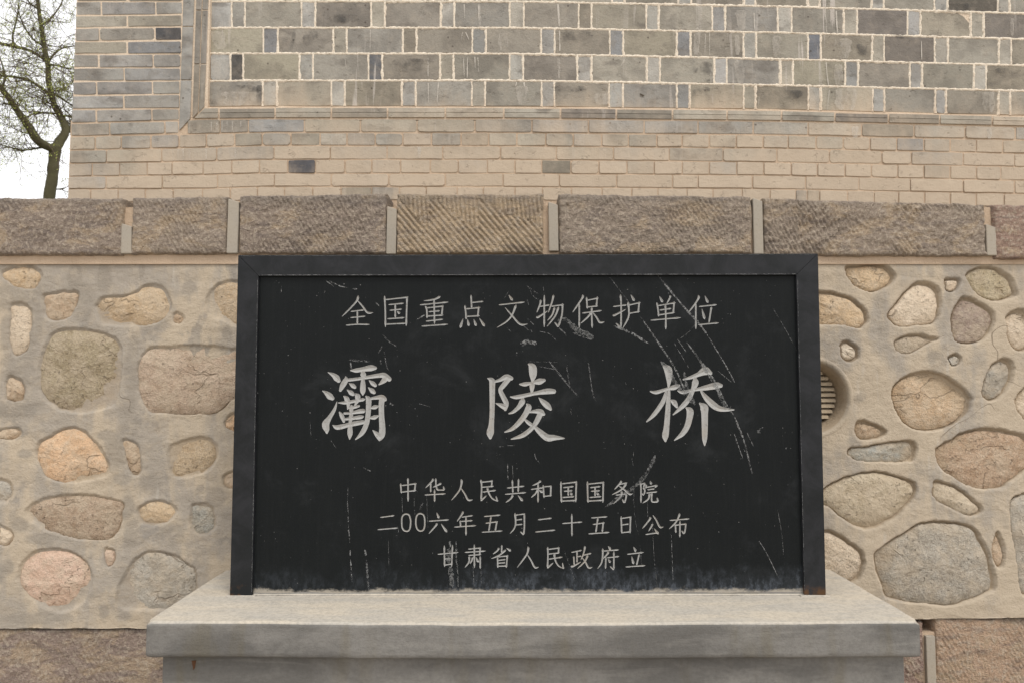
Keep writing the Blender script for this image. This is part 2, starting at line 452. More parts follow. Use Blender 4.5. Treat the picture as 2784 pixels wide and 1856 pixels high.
m = NT('scuff_and_highlight')
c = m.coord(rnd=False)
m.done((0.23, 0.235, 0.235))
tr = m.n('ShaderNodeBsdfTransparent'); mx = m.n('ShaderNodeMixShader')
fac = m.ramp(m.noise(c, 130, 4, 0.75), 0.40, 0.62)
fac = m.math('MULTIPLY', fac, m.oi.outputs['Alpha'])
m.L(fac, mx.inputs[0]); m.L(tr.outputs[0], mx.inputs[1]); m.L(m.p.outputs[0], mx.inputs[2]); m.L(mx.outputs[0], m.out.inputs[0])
M_SCUFF_HILITE = m.m

def overlay(name, colr, sc, lo, hi, zs=0.35):
    m = NT(name); c = m.coord((1, 1, zs), rnd=False); m.done(colr)
    tr = m.n('ShaderNodeBsdfTransparent'); mx = m.n('ShaderNodeMixShader')
    fac = m.math('MULTIPLY', m.ramp(m.noise(c, sc, 4, 0.7), lo, hi), m.oi.outputs['Alpha'])
    m.L(fac, mx.inputs[0]); m.L(tr.outputs[0], mx.inputs[1]); m.L(m.p.outputs[0], mx.inputs[2]); m.L(mx.outputs[0], m.out.inputs[0])
    return m.m
M_LIME = overlay('lime_wash', (0.62, 0.575, 0.51), 32, 0.30, 0.65)
M_SOOT = overlay('kiln_soot', (0.075, 0.073, 0.072), 17, 0.40, 0.70, 1.0)
def simple(name, a, b, sc=20, rough=0.9, bs=0.3):
    m = NT(name); c = m.coord(rnd=False)
    return m.done(m.mix(m.noise(c, sc, 4, 0.6), a, b), m.bump(m.noise(c, sc * 3, 4), bs, 0.01), rough)
M_BARK = simple('bark', (0.055, 0.045, 0.032), (0.115, 0.11, 0.055), 9, 0.95, 0.8)
M_TWIG = simple('twig', (0.085, 0.062, 0.05), (0.12, 0.09, 0.065), 14)
M_LEAF = simple('young_leaf', (0.36, 0.42, 0.10), (0.52, 0.56, 0.20), 6)
M_LEAF2 = simple('shrub_leaf', (0.07, 0.10, 0.04), (0.13, 0.16, 0.07), 6)
M_SLAT = simple('louvre_clay', (0.40, 0.32, 0.22), (0.50, 0.42, 0.31), 30)
M_DARK = simple('hollow_dark', (0.06, 0.05, 0.04), (0.09, 0.07, 0.05), 30)
M_GROUND = simple('plaza_ground', (0.30, 0.26, 0.21), (0.38, 0.33, 0.27), 2.5)
M_EARTH = simple('terrace_earth', (0.22, 0.18, 0.12), (0.14, 0.15, 0.07), 1.5)
M_PAVE = simple('paving_stone', (0.27, 0.24, 0.20), (0.36, 0.32, 0.27), 5)

# =====================================================================================================
# GROUND
# =====================================================================================================
def plane_obj(name, x0, x1, y0, y1, z, mat):
    v = [(x0, y0, z), (x1, y0, z), (x1, y1, z), (x0, y1, z)]
    o = mesh_obj(name, v, [[0, 1, 2, 3]], mat, kind='structure'); return o
plane_obj('ground', -400, 400, -400, 800, 0.0, M_GROUND)
TERR = 2.20
V, Fc = box_data(-60, 60, Y_COB + 0.36, 90, 0.01, TERR)
mesh_obj('terrace_ground', V, Fc, M_EARTH, kind='structure')

# =====================================================================================================
# COBBLE RETAINING WALL
# =====================================================================================================
wall = thing('retaining_wall', 'plastered river-cobble retaining wall with hewn coping stones behind the black tablet', 'wall', (0, Y_COB, 0))

def view(x0, y0, s, pts):
    P = np.array(pts, float).reshape(-1, 2)
    return np.stack([x0 + P[:, 0] / s, y0 + P[:, 1] / s], 1)
def nums(t): return [float(v) for v in t.replace(',', ' ').split()]
L1 = (0, 500, 2.8); L2 = (0, 1040, 2.8); R1 = (2184, 520, 2.6133); R2 = (2184, 1080, 2.6133)
GREY = (0.38, 0.355, 0.31); OCH = (0.54, 0.41, 0.27); PINK = (0.58, 0.42, 0.33); ORNG = (0.66, 0.45, 0.285)
OLIV = (0.30, 0.25, 0.165); PALE = (0.60, 0.505, 0.395); MAUV = (0.33, 0.265, 0.225); BROWN = (0.45, 0.34, 0.24); BLUE = (0.33, 0.33, 0.30)
STONES = [
 (L1, OCH, 's', '0,680 50,640 150,617 240,620 300,655 320,700 300,760 250,800 180,795 100,775 40,730'),
 (L1, BROWN, 's', '320,850 420,820 490,808 590,820 590,880 560,980 500,1030 400,1045 350,1020 330,950'),
 (L1, PALE, 's', '75,915 150,900 210,925 240,980 240,1100 225,1200 190,1280 110,1310 75,1250 65,1150 70,1000'),
 (L1, OCH, 's', '720,960 715,920 780,855 900,850 1030,815 1110,765 1190,760 1260,800 1300,870 1305,950 1250,1030 1130,1075 980,1085 850,1080 755,1065 740,1000'),
 (L1, BROWN, 's', '1310,1000 1350,965 1410,1020 1370,1070 1320,1055'),
 (L1, OCH, 'p', '1570,900 1600,820 1680,750 1800,735 1950,760 2000,900 1950,1060 1790,1080 1690,1040 1600,1010'),
 (L1, OLIV, 'p', '300,1350 340,1220 400,1130 500,1100 620,1098 760,1120 860,1160 910,1210 930,1320 920,1450 900,1600 850,1690 720,1730 600,1745 450,1720 350,1650 300,1550 290,1450'),
 (L1, (0.44, 0.34, 0.26), 'p', '1045,1400 1080,1300 1150,1240 1300,1235 1500,1222 1700,1240 1850,1260 2000,1350 2020,1500 1950,1600 1780,1640 1650,1735 1450,1750 1250,1740 1150,1735 1090,1680 1050,1560'),
 (L1, BROWN, 's', '40,1500 60,1455 110,1460 170,1490 190,1560 180,1630 140,1655 80,1650 40,1620'),
 (L2, BROWN, 's', '-40,380 20,345 100,340 160,360 150,400 100,430 40,435 -30,420'),
 (L2, ORNG, 's', '265,500 300,440 400,380 520,335 610,345 680,400 760,480 800,550 830,640 820,700 750,725 650,745 540,765 430,750 340,710 300,640 265,570'),
 (L2, BROWN, 's', '930,430 1020,440 1060,500 1075,600 1070,680 1040,710 990,690 960,600 945,520'),
 (L2, (0.45, 0.35, 0.235), 'p', '1270,520 1300,470 1400,430 1510,405 1590,420 1650,470 1660,530 1640,600 1570,680 1440,720 1310,710 1280,620'),
 (L2, ORNG, 's', '1700,300 1740,240 1800,220 1900,260 1900,340 1800,370 1730,350'),
 (L2, GREY, 's', '-40,740 30,730 80,760 100,830 70,900 30,915 -40,890'),
 (L2, (0.37, 0.28, 0.205), 'p', '195,960 250,910 350,870 500,845 700,850 860,880 940,910 930,1000 920,1080 880,1150 800,1195 640,1195 500,1170 350,1130 250,1060 200,1010'),
 (L2, OCH, 's', '1035,970 1080,920 1170,895 1260,900 1330,940 1345,985 1300,1050 1200,1085 1110,1085 1050,1050'),
 (L2, BLUE, 'p', '1455,920 1550,912 1610,940 1640,1010 1635,1100 1590,1150 1530,1160 1460,1120 1445,1020'),
 (L2, PALE, 's', '-40,1060 40,1090 110,1150 90,1210 50,1240 -40,1200'),
 (L2, PINK, 's', '135,1480 160,1380 230,1300 330,1258 470,1265 580,1300 660,1370 705,1460 705,1520 680,1610 620,1690 530,1735 440,1742 340,1710 240,1640 160,1560'),
 (L2, PINK, 's', '790,1260 860,1265 880,1310 870,1370 820,1405 790,1350'),
 (L2, GREY, 's', '905,1540 950,1440 1010,1350 1110,1285 1230,1285 1350,1320 1440,1390 1490,1420 1505,1540 1500,1600 1450,1680 1300,1725 1100,1735 950,1725 890,1680 885,1620'),
 (L2, BROWN, 's', '1690,720 1760,665 1850,700 1850,790 1760,810 1700,790'),
 (R1, OCH, 'p', '300,530 400,518 470,512 570,520 640,575 655,620 600,680 500,715 400,690 340,640 305,580'),
 (R1, OCH, 's', '60,720 150,708 300,735 390,790 450,850 465,920 410,968 250,950 100,945 0,900 0,780'),
 (R1, PALE, 's', '600,870 650,800 720,710 810,640 900,650 960,690 980,740 975,860 930,940 800,955 680,965 620,920'),
 (R1, PALE, 's', '1000,650 1020,615 1110,620 1100,690 1060,720 1010,700'),
 (R1, (0.44, 0.375, 0.26), 'p', '1155,590 1200,550 1280,530 1370,545 1450,590 1500,660 1520,740 1440,775 1370,782 1270,750 1200,690 1160,620'),
 (R1, MAUV, 's', '1130,745 1230,770 1320,830 1360,890 1340,990 1280,1060 1180,1085 1090,1070 1055,990 1055,880 1080,810'),
 (R1, PALE, 's', '1440,890 1510,840 1600,860 1650,950 1640,1080 1560,1140 1490,1110 1450,1030 1440,950'),
 (R1, (0.42, 0.355, 0.275), 's', '650,1060 720,1025 810,1010 900,1030 965,1045 900,1080 830,1120 740,1155 670,1140 650,1100'),
 (R1, (0.68, 0.60, 0.49), 's', '265,1080 310,1055 370,1085 400,1130 390,1190 330,1215 280,1190 265,1130'),
 (R1, GREY, 's', '1030,1170 1080,1145 1120,1180 1110,1220 1060,1245 1035,1210'),
 (R1, GREY, 's', '1270,1440 1290,1340 1340,1230 1410,1185 1470,1200 1500,1260 1480,1340 1430,1430 1380,1470 1320,1485'),
 (R1, (0.56, 0.42, 0.285), 'p', '630,1450 650,1370 740,1300 880,1275 1000,1300 1110,1370 1200,1460 1195,1500 1170,1573 1080,1653 1000,1688 880,1703 780,1688 710,1633 660,1553'),
 (R1, PALE, 's', '1505,1500 1530,1430 1600,1370 1700,1400 1700,1640 1600,1640 1530,1570'),
 (R2, BROWN, 's', '370,200 400,160 480,175 560,205 600,240 570,280 480,305 400,290 370,240'),
 (R2, BLUE, 's', '310,390 350,350 450,345 570,320 680,305 780,305 815,350 800,430 770,455 600,465 400,450 340,425'),
 (R2, (0.42, 0.305, 0.215), 'p', '945,355 1040,300 1150,240 1280,215 1420,225 1570,265 1650,330 1640,450 1560,540 1480,600 1400,650 1280,650 1170,625 1060,560 980,500 945,420'),
 (R2, (0.47, 0.405, 0.305), 's', '150,640 230,590 350,545 470,525 590,532 700,565 790,600 810,650 790,720 700,820 600,890 500,935 400,925 310,880 220,810 150,760 110,700'),
 (R2, (0.50, 0.43, 0.33), 's', '920,640 940,585 1030,605 1120,650 1210,720 1280,800 1230,835 1150,830 1050,780 970,740 920,690'),
 (R2, PALE, 'p', '150,935 240,965 340,1030 410,1080 440,1150 430,1230 380,1300 250,1330 100,1250 80,1000'),
 (R2, (0.375, 0.345, 0.295), 'p', '505,1100 580,1040 700,970 850,885 1000,880 1140,890 1220,930 1270,1000 1320,1100 1350,1200 1370,1330 1340,1380 1200,1440 1060,1480 900,1470 700,1450 590,1420 550,1320 510,1200'),
 (R2, BROWN, 's', '1340,1060 1375,950 1410,1000 1435,1100 1420,1190 1390,1215 1350,1150'),
 (R2, GREY, 's', '1475,730 1530,690 1600,670 1800,700 1800,1400 1650,1420 1550,1390 1520,1200 1490,1000 1470,850'),
]
outs = []      # (outline in wall X,Z, colour, material)
for vw, colr, k, t in STONES:
    P = view(*vw, nums(t))
    Q = catmull(P, 4, closed=True)
    Q = on_y_np(catmull(P, 7, closed=True), Y_COB)
    Q = Q + np.stack([0.0038 * fbm(Q[:, 0] * 38, Q[:, 1] * 38, 21, 3), 0.0038 * fbm(Q[:, 0] * 38, Q[:, 1] * 38, 22, 3)], 1)
    outs.append((Q, colr, M_STONE2 if k == 'p' else M_STONE))
# stones that only show from the side: behind the tablet and beyond the frame
VENT_C = on_y(2210, 1080, Y_COB); VENT_R = 0.165
def clear(x, z, r):
    if math.hypot(x - VENT_C[0], z - VENT_C[1]) < VENT_R + r + 0.03: return False
    for O, _, _ in outs:
        if np.min(np.hypot(O[:, 0] - x, O[:, 1] - z)) < r + 0.03: return False
        c = O.mean(0)
        if math.hypot(c[0] - x, c[1] - z) < r + 0.02: return False
    return True
cand = 0
Z_LO, Z_HI = on_y(1392, 1700, Y_COB)[1], on_y(1392, 690, Y_COPE)[1]
for k in range(900):
    zone = k % 3
    x = random.uniform(-1.12, 1.1) if zone == 0 else (random.uniform(-3.6, -2.45) if zone == 1 else random.uniform(2.5, 3.6))
    z = random.uniform(Z_LO + 0.12, Z_HI - 0.12); r = random.choice([0.05, 0.07, 0.10, 0.13, 0.15])
    if not clear(x, z, r): continue
    a0 = random.uniform(0, 6.28); el = random.uniform(0.65, 1.0)
    pts = []
    for i in range(12):
        a = i / 12 * 2 * math.pi; rr = r * random.uniform(0.88, 1.06)
        px, pz = rr * math.cos(a), rr * el * math.sin(a)
        pts.append((x + px * math.cos(a0) - pz * math.sin(a0), z + px * math.sin(a0) + pz * math.cos(a0)))
    outs.append((catmull(pts, 3, closed=True), random.choice([GREY, OCH, PALE, BROWN, PINK, OLIV]), random.choice([M_STONE, M_STONE2])))
    cand += 1
    if cand > 46: break

def seg_dist(px, pz, O):
    d = np.full(px.shape, 1e9); inside = np.zeros(px.shape, bool)
    n = len(O)
    for i in range(n):
        ax, az = O[i]; bx, bz = O[(i + 1) % n]
        ex, ez = bx - ax, bz - az
        L = ex * ex + ez * ez + 1e-12
        t = np.clip(((px - ax) * ex + (pz - az) * ez) / L, 0, 1)
        d = np.minimum(d, np.hypot(px - ax - t * ex, pz - az - t * ez))
        cnd = ((az > pz) != (bz > pz))
        if abs(ez) > 1e-9:
            inside ^= cnd & (px < ex * (pz - az) / ez + ax)
    return np.where(inside, -d, d)
xs = np.concatenate([np.linspace(-6, -3.7, 30)[:-1], np.linspace(-3.7, -2.3, 160)[:-1], np.arange(-2.3, 2.32, 0.0052), np.linspace(2.32, 3.7, 160)[1:], np.linspace(3.7, 6, 30)[1:]])
zs = np.arange(Z_LO - 0.04, Z_HI + 0.03, 0.0052)
GX, GZ = np.meshgrid(xs, zs)
zl = np.interp(xs, [on_y(p, 1700, Y_COB)[0] for p in (0, 440, 2460, 2784)], [on_y(1392, q, Y_COB)[1] for q in (1706, 1706, 1684, 1674)]) + 0.004 * fbm(xs * 11, xs * 0, 91, 4)
SD = np.full(GX.shape, 1.0)
RAG = 0.0030 * fbm(GX * 70, GZ * 70, 5, 3) + 0.0025 * fbm(GX * 24, GZ * 24, 6, 2)
for O, _, _ in outs:
    x0, z0 = O.min(0) - 0.05; x1, z1 = O.max(0) + 0.05
    i0, i1 = np.searchsorted(xs, [x0, x1]); j0, j1 = np.searchsorted(zs, [z0, z1])
    if i1 <= i0 or j1 <= j0: continue
    s = seg_dist(GX[j0:j1, i0:i1], GZ[j0:j1, i0:i1], O)
    SD[j0:j1, i0:i1] = np.minimum(SD[j0:j1, i0:i1], s)
D = SD + RAG
side = 0.38 + 0.44 * np.clip((GX + 0.2) / 0.6, 0, 1)
depth = side * np.interp(D, [-0.030, -0.010, -0.0025, 0.0, 0.002, 0.014, 0.04], [0.034, 0.028, 0.021, 0.004, 0.0, 0.0, 0.0])
und = 0.012 * fbm(GX * 2.2, GZ * 2.2, 1, 3) + 0.0028 * fbm(GX * 14, GZ * 22, 2, 3) + 0.0008 * fbm(GX * 70, GZ * 70, 3, 2)
GZ = np.maximum(GZ, zl[None, :])
und = und * np.clip((Z_HI + 0.02 - GZ) / 0.1, 0.2, 1)
vd = np.hypot(GX - VENT_C[0], GZ - VENT_C[1]) - VENT_R
depth = np.where(vd < 0, 0.16, depth + 0.006 * np.exp(-np.abs(vd) / 0.02) * 0)
Yg = Y_COB + und + depth
DAMP = {L1: '570,700,55,130 790,720,60,130 130,870,230,120 270,1000,60,250 150,1330,150,250 1000,1400,60,280 640,900,90,160 1240,1080,60,60 1080,640,25,90 1730,1140,40,60 1440,800,60,60 60,1150,60,200',
        L2: '970,180,70,90 990,330,90,90 880,520,80,160 820,400,100,40 190,540,60,40 920,730,80,50 1150,750,90,80 1520,800,35,30 1650,870,90,90 1300,1140,100,60 1000,1130,60,110 150,1080,80,60 330,1190,140,50 120,200,200,80 1180,310,30,30 1730,1020,50,40 970,950,60,100 60,1400,60,60 300,1790,300,45 790,1740,45,50 945,1775,60,32',
        R2: '850,500,110,70 350,300,45,30 860,100,70,60 1420,880,60,80', R1: '560,900,60,260 420,1450,60,60 900,560,40,60 1030,750,30,120 930,1180,90,60'}
dm = np.zeros(GX.shape)
for vw, t in DAMP.items():
    for q in t.split():
        a, b, rx_, rz_ = [float(v) for v in q.split(',')]
        c_ = on_y_np(view(*vw, (a, b)), Y_COB)[0]; rx_ = rx_ / vw[2] / F * Y_COB; rz_ = rz_ / vw[2] / F * Y_COB
        r_ = np.sqrt(((GX - c_[0]) / rx_) ** 2 + ((GZ - c_[1]) / rz_) ** 2)
        dm = np.maximum(dm, np.clip(1.5 - r_, 0, 1) * (1.0 if vw in (L1, L2) else 0.6))
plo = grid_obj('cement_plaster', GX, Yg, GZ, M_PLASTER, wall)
if len(plo.data.vertices) == dm.size:
    at_ = plo.data.attributes.new('damp', 'FLOAT', 'POINT'); at_.data.foreach_set('value', dm.astype(np.float32).ravel())
else: print('damp skipped', len(plo.data.vertices), dm.size)
def wall_y(x, z):
    i = min(max(np.searchsorted(xs, x), 0), len(xs) - 1); j = min(max(np.searchsorted(zs, z), 0), len(zs) - 1)
    return Y_COB + und[j, i]

def make_stone(O, colr, mt, k):
    c = O.mean(0)
    sz = max(np.ptp(O[:, 0]), np.ptp(O[:, 1]))
    # the stone sits a little down-left of its socket's middle, the socket rim undercut above it
    sh = np.array([-0.0015, -0.0025]) - 0.004 * RNG.random(2)
    y0 = wall_y(c[0], c[1])
    n = len(O)
    e = min(1.0, 0.16 / sz); rt = c[0] > 0
    g = (0.009 if rt else 0.004) / max(sz * 0.5, 0.03)
    rings = [(1.00, 0.045), (1 - g, 0.022), (1 - g - 0.02 * e, 0.0125), (1 - g - 0.055 * e, 0.0065), (1 - g - 0.12 * e, 0.003), (0.68, 0.0), (0.48, -0.002), (0.30, -0.003), (0.14, -0.004)]
    bulge = min(0.013, 0.05 * sz) ; V = []; fl = RNG.uniform(-0.05, 0.05, 2)
    base = (0.0048 if rt else 0.0008) + RNG.uniform(-0.001, 0.0025)
    for s, d in rings:
        Q = c + (O - c) * s + sh * (1 if s < 1 else 0)
        dd = d * (1.0 if d > 0 else bulge / 0.010) + base
        nz = 0.0085 * fbm(Q[:, 0] * 12 + k * 7.3, Q[:, 1] * 16 + k * 3.1, k, 3) + 0.0030 * fbm(Q[:, 0] * 60, Q[:, 1] * 70, k + 9, 2)
        # a flat split facet
        fac = np.maximum(0, (Q[:, 0] - c[0]) * fl[0] * 2 + (Q[:, 1] - c[1]) * fl[1] * 2)
        for q, a, b in zip(Q, nz, fac): V.append((q[0], y0 + dd + a * (1 if s < 0.99 else 0.2) + b, q[1]))
    V.append((c[0] + sh[0], y0 + base - bulge * 0.4, c[1] + sh[1]))
    Fs = []
    for r in range(len(rings) - 1):
        for i in range(n):
            j = (i + 1) % n
            Fs.append([r*n + i, r*n + j, (r+1)*n + j, (r+1)*n + i])
    L = (len(rings) - 1) * n; t = len(V) - 1
    for i in range(n): Fs.append([L + i, L + (i + 1) % n, t])
    # orient towards the viewer
    a, b, cc = np.array(V[Fs[0][0]]), np.array(V[Fs[0][1]]), np.array(V[Fs[0][2]])
    ar = 0
    for i in range(n):
        j = (i + 1) % n; ar += O[i][0] * O[j][1] - O[j][0] * O[i][1]
    if ar < 0: Fs = [f[::-1] for f in Fs]
    jit = RNG.uniform(1.08, 1.24)
    return mesh_obj('cobble', V, Fs, mt, wall, smooth=True, color=[v * jit for v in colr])
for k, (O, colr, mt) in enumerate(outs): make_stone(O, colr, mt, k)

# louvred round vent, half hidden by the tablet's right post
vent = mesh_obj('vent', *(lambda: (lambda V, Fs: (V, Fs))(*[[], []]))(), None) if False else None
def ring_mesh(cx, cz, prof, n=48):
    V = []; Fs = []
    for r, y in prof:
        for i in range(n):
            a = 2 * math.pi * i / n; V.append((cx + r * math.cos(a), y, cz + r * math.sin(a)))
    for k in range(len(prof) - 1):
        for i in range(n):
            j = (i + 1) % n; Fs.append([k*n + i, k*n + j, (k+1)*n + j, (k+1)*n + i])
    return V, Fs
V, Fs = ring_mesh(VENT_C[0], VENT_C[1], [(VENT_R + 0.018, Y_COB + 0.012), (VENT_R + 0.006, Y_COB - 0.002), (VENT_R - 0.008, Y_COB + 0.004), (VENT_R - 0.022, Y_COB + 0.05), (VENT_R - 0.034, Y_COB + 0.085), (VENT_R - 0.036, Y_COB + 0.13)])
vent = mesh_obj('vent', V, Fs, M_PLASTER, wall, smooth=True)
V, Fs = ring_mesh(VENT_C[0], VENT_C[1], [(VENT_R - 0.03, Y_COB + 0.128), (0.001, Y_COB + 0.129)])
mesh_obj('vent_back', V, Fs, M_DARK, vent)
pitch = 15.2 / F * Y_COB
zc = -VENT_R + 0.03
while zc < VENT_R - 0.03:
    w = math.sqrt(max((VENT_R - 0.036) ** 2 - zc * zc, 0.0004))
    z = VENT_C[1] + zc
    x0, x1 = VENT_C[0] - w, VENT_C[0] + w
    y0, y1 = Y_COB + 0.070, Y_COB + 0.105
    V = [(x0, y0, z - 0.006), (x1, y0, z - 0.006), (x1, y0 + 0.002, z + 0.007), (x0, y0 + 0.002, z + 0.007), (x0, y1, z + 0.006), (x1, y1, z + 0.006), (x1, y1, z + 0.018), (x0, y1, z + 0.018)]
    mesh_obj('louvre_slat', V, [[0,1,2,3],[3,2,6,7],[1,0,4,5],[0,3,7,4],[2,1,5,6],[5,4,7,6]], M_SLAT, vent)
    zc += pitch

# ---- hewn blocks: coping and base course
def hewn(name, xa, xb, za, zb, yf, colr, seed, chisel, deep, top=None, amp=1.0, label=None, skirt=0.34):
    step = 0.0045
    nx = max(6, int((xb - xa) / step)); nz = max(6, int((zb - za) / step))
    X, Z = np.meshgrid(np.linspace(xa, xb, nx), np.linspace(0, 1, nz))
    tp = zb + (0.004 * fbm(X[0] * 9, X[0] * 0, seed, 3) + 0.0025 * fbm(X[0] * 60, X[0] * 0, seed + 3, 2))
    if top is not None: tp = tp + np.interp(X[0], top[0], top[1]) - zb
    bt = za + 0.003 * fbm(X[0] * 14, X[0] * 0 + 4, seed + 5, 3) + 0.002 * fbm(X[0] * 70, X[0] * 0 + 4, seed + 6, 2)
    ZZ = bt + Z * (tp - bt)
    XX = X + 0.004 * fbm(ZZ * 30, X * 0 + 2, seed + 8, 3) * (np.abs(X - (xa + xb) / 2) / ((xb - xa) / 2))
    d = 0.0075 * amp * fbm(XX * 12, ZZ * 14, seed, 4) + 0.004 * amp * fbm(XX * 55, ZZ * 75, seed + 1, 3)
    if chisel == 'diag':
        for (ang, per, wt, sd) in ((58, 0.0165, 0.0046, 1), (82, 0.015, 0.0032, 2), (-60, 0.019, 0.0022, 3)):
            a = math.radians(ang); u = XX * math.sin(a) + ZZ * math.cos(a)
            g = vnoise(XX * 7, ZZ * 7, seed + sd * 31)
            d = d + wt * amp * np.clip((g - 0.38) * 5, 0, 1) * (0.5 + 0.5 * np.cos(2 * math.pi * (u / per + 0.7 * fbm(XX * 6, ZZ * 6, seed + 40, 2)))) ** 2
    if chisel in ('vee',):
        # bold strokes: upright cuts in the top, slanting cuts below, fanned in bays
        bw = (XX - xa) / (xb - xa)
        bf = np.where(bw < 0.22, bw / 0.22, np.where(bw < 0.56, (bw - 0.22) / 0.34, (bw - 0.56) / 0.44))
        slant = (tp - ZZ) > 0.020 + 0.135 * bf + 0.02 * fbm(XX * 20, ZZ * 20, seed + 19, 2)
        u1 = (XX * math.sin(math.radians(50)) + ZZ * math.cos(math.radians(50))) / 0.0205
        u2 = (XX + 0.1 * (ZZ - za)) / 0.0185
        cut = lambda u: np.clip(1.3 * (0.5 + 0.5 * np.cos(2 * math.pi * (u + 0.12 * fbm(XX * 18, ZZ * 18, seed + 2, 2)))) ** 3, 0, 1)
        fade = np.clip((tp - ZZ) / 0.03, 0, 1)
        d = d * 0.6 + fade * np.where(slant, cut(u1), cut(u2) * 1.0) * 0.0085 * (0.45 + 0.9 * vnoise(XX * 16, ZZ * 16, seed + 23))
    edge = np.minimum(np.minimum(XX - xa, xb - XX), np.minimum(ZZ - bt, tp - ZZ)) + 0.004 * fbm(XX * 25, ZZ * 25, seed + 12, 3)
    d = d + np.interp(edge, [0, 0.0025, 0.007, 0.018], [0.020, 0.006, 0.0018, 0])
    Y = yf + d
    # give the border a clear depth so the block's flanks are square
    return grid_obj(name, XX, Y, ZZ, M_HEWN, wall, True, colr, label, skirt=skirt)
def cz(py): return on_y(1392, py, Y_COPE)[1]
def cx(px, py=610): return on_y(px, py, Y_COPE)[0]
MV = (0.30, 0.242, 0.195); TN = (0.52, 0.40, 0.27); MV2 = (0.325, 0.265, 0.21); RD = (0.34, 0.235, 0.185)
COPES = [(-620, -150, 537, 537, 693, MV2, 'diag'), (-125, 331, 537, 537, 693, MV, 'diag'), (356, 615, 536, 534, 690, MV2, 'diag'), (648, 1049, 532, 524, 690, MV, 'diag'),
         (1078, 1478, 526, 526, 689, TN, 'vee'), (1520, 2046, 526, 534, 689, MV2, 'diag'), (2079, 2682, 537, 555, 695, MV2, 'rough'), (2706, 3180, 556, 552, 703, RD, 'diag'), (3205, 3600, 556, 556, 703, MV, 'diag')]
ch = {'rough': 'diag'}
for k, (xa, xb, t0, t1, b, colr, cs) in enumerate(COPES):
    X0, X1 = cx(xa), cx(xb)
    ta, tb = cz(t0), cz(t1)
    hewn('coping_stone', X0, X1, cz(b), max(ta, tb), Y_COPE, colr, 11 + 5 * k, ch.get(cs, cs), 0, top=([X0, X1], [ta, tb]), amp=1.35 if cs == 'rough' else 1.0,
         label='tan coping stone with bold slanting chisel cuts' if cs == 'vee' else None, skirt=0.40)
for xa, xb, t, b in [(-152, -122, 545, 690), (328, 357, 607, 689), (616, 646, 540, 688), (1050, 1077, 560, 690), (1492, 1518, 548, 682), (2050, 2076, 538, 690), (2684, 2711, 609, 694), (3181, 3206, 560, 700)]:
    X0, X1 = cx(xa), cx(xb); z0, z1 = cz(b), cz(t)
    V, Fs = box_data(X0, X1, Y_COPE + 0.006, Y_COPE + 0.30, z0, z1, 0.0035)
    V = [(x + 0.0015 * math.sin(z * 40 + xa), y, z - (0.012 if (z > z1 - 0.01 and x > (X0 + X1) / 2) else 0)) for x, y, z in V]
    mesh_obj('joint_strip', V, Fs, M_SPACER, wall)
# core behind coping joints and under the coping
V, Fs = box_data(-6, 6, Y_COPE + 0.026, Y_COB + 0.34, cz(703) - 0.02, cz(560)); mesh_obj('wall_core', V, Fs, M_JOINT, wall)
V, Fs = box_data(-6, 6, Y_COB + 0.12, Y_COB + 0.34, 0.0, cz(703) - 0.021); mesh_obj('wall_core', V, Fs, M_JOINT, wall)
V, Fs = box_data(-6, 6, Y_COB + 0.016, Y_COB + 0.119, 0.0, Z_LO - 0.03); mesh_obj('wall_core', V, Fs, M_JOINT, wall)
# ledge filler between coping and the brickwork
V, Fs = box_data(-6, 6, Y_COPE + 0.11, Y_COB + 0.35, cz(560) + 0.001, cz(548)); mesh_obj('ledge_mortar', V, Fs, M_PLASTER, wall)
# base course
bz = lambda py: on_y(1392, py, Y_COB)[1]; bx = lambda px: on_y(px, 1760, Y_COB)[0]
BASE = [(-900, -180, 1711, MV), (-155, 700, 1711, (0.31, 0.24, 0.20)), (725, 1350, 1711, MV2), (1375, 1900, 1704, TN), (1925, 2516, 1692, (0.33, 0.23, 0.19)), (2546, 3300, 1682, (0.50, 0.355, 0.25)), (3325, 3900, 1680, MV)]
for k, (xa, xb, t, colr) in enumerate(BASE):
    hewn('base_stone', bx(xa), bx(xb), 0.28, bz(t), Y_COB + 0.006, colr, 101 + 7 * k, 'diag', 0, amp=0.8, skirt=0.2)
    hewn('base_stone', bx(xa - 300), bx(xb - 330), -0.02, 0.262, Y_COB + 0.002, random.choice([MV, MV2, TN]), 201 + 7 * k, 'diag', 0, amp=0.8, skirt=0.2)
for xa, xb, t in [(-178, -158, 1720), (702, 723, 1715), (1352, 1373, 1710), (1902, 1923, 1705), (2518, 2543, 1728), (3302, 3323, 1690)]:
    V, Fs = box_data(bx(xa), bx(xb), Y_COB - 0.002, Y_COB + 0.1, 0.285, bz(t), 0.003); mesh_obj('joint_strip', V, Fs, M_SPACER, wall)

# =====================================================================================================
# BRICK BUILDING
# =====================================================================================================
bld = thing('brick_building', 'old grey brick building wall with a recessed large-brick panel, standing above the stone coping', 'building', (0, Y_BRK, TERR))
LEFT = lambda py: 205.5 - py * (24.0 / 530)              # left corner of the building, slightly battered
PXL = [182, 571, 700, 1400, 2100, 2784]
ROWY = [[336, 325, 323, 323, 330, 345], [371.5, 363.6, 361, 361, 367, 381], [409, 401, 396.5, 397.5, 403.6, 418], [445, 438.6, 434, 434, 441, 453.6],
        [480, 475, 471.5, 472, 477, 491], [514.5, 513, 507.5, 508, 514, 527], [551, 549.5, 544, 545, 551, 564], [588, 586, 581, 582, 588, 600]]
PNX = [571, 700, 1400, 2100, 2784]
PANY = [[5, 4, 5, 18, 37.5], [77, 76, 76.5, 89, 107], [146, 146, 147, 161, 178.6], [221, 219.6, 219.6, 232, 248], [292, 290.5, 291, 299, 316]]
MOULD_TOP = PANY[4]
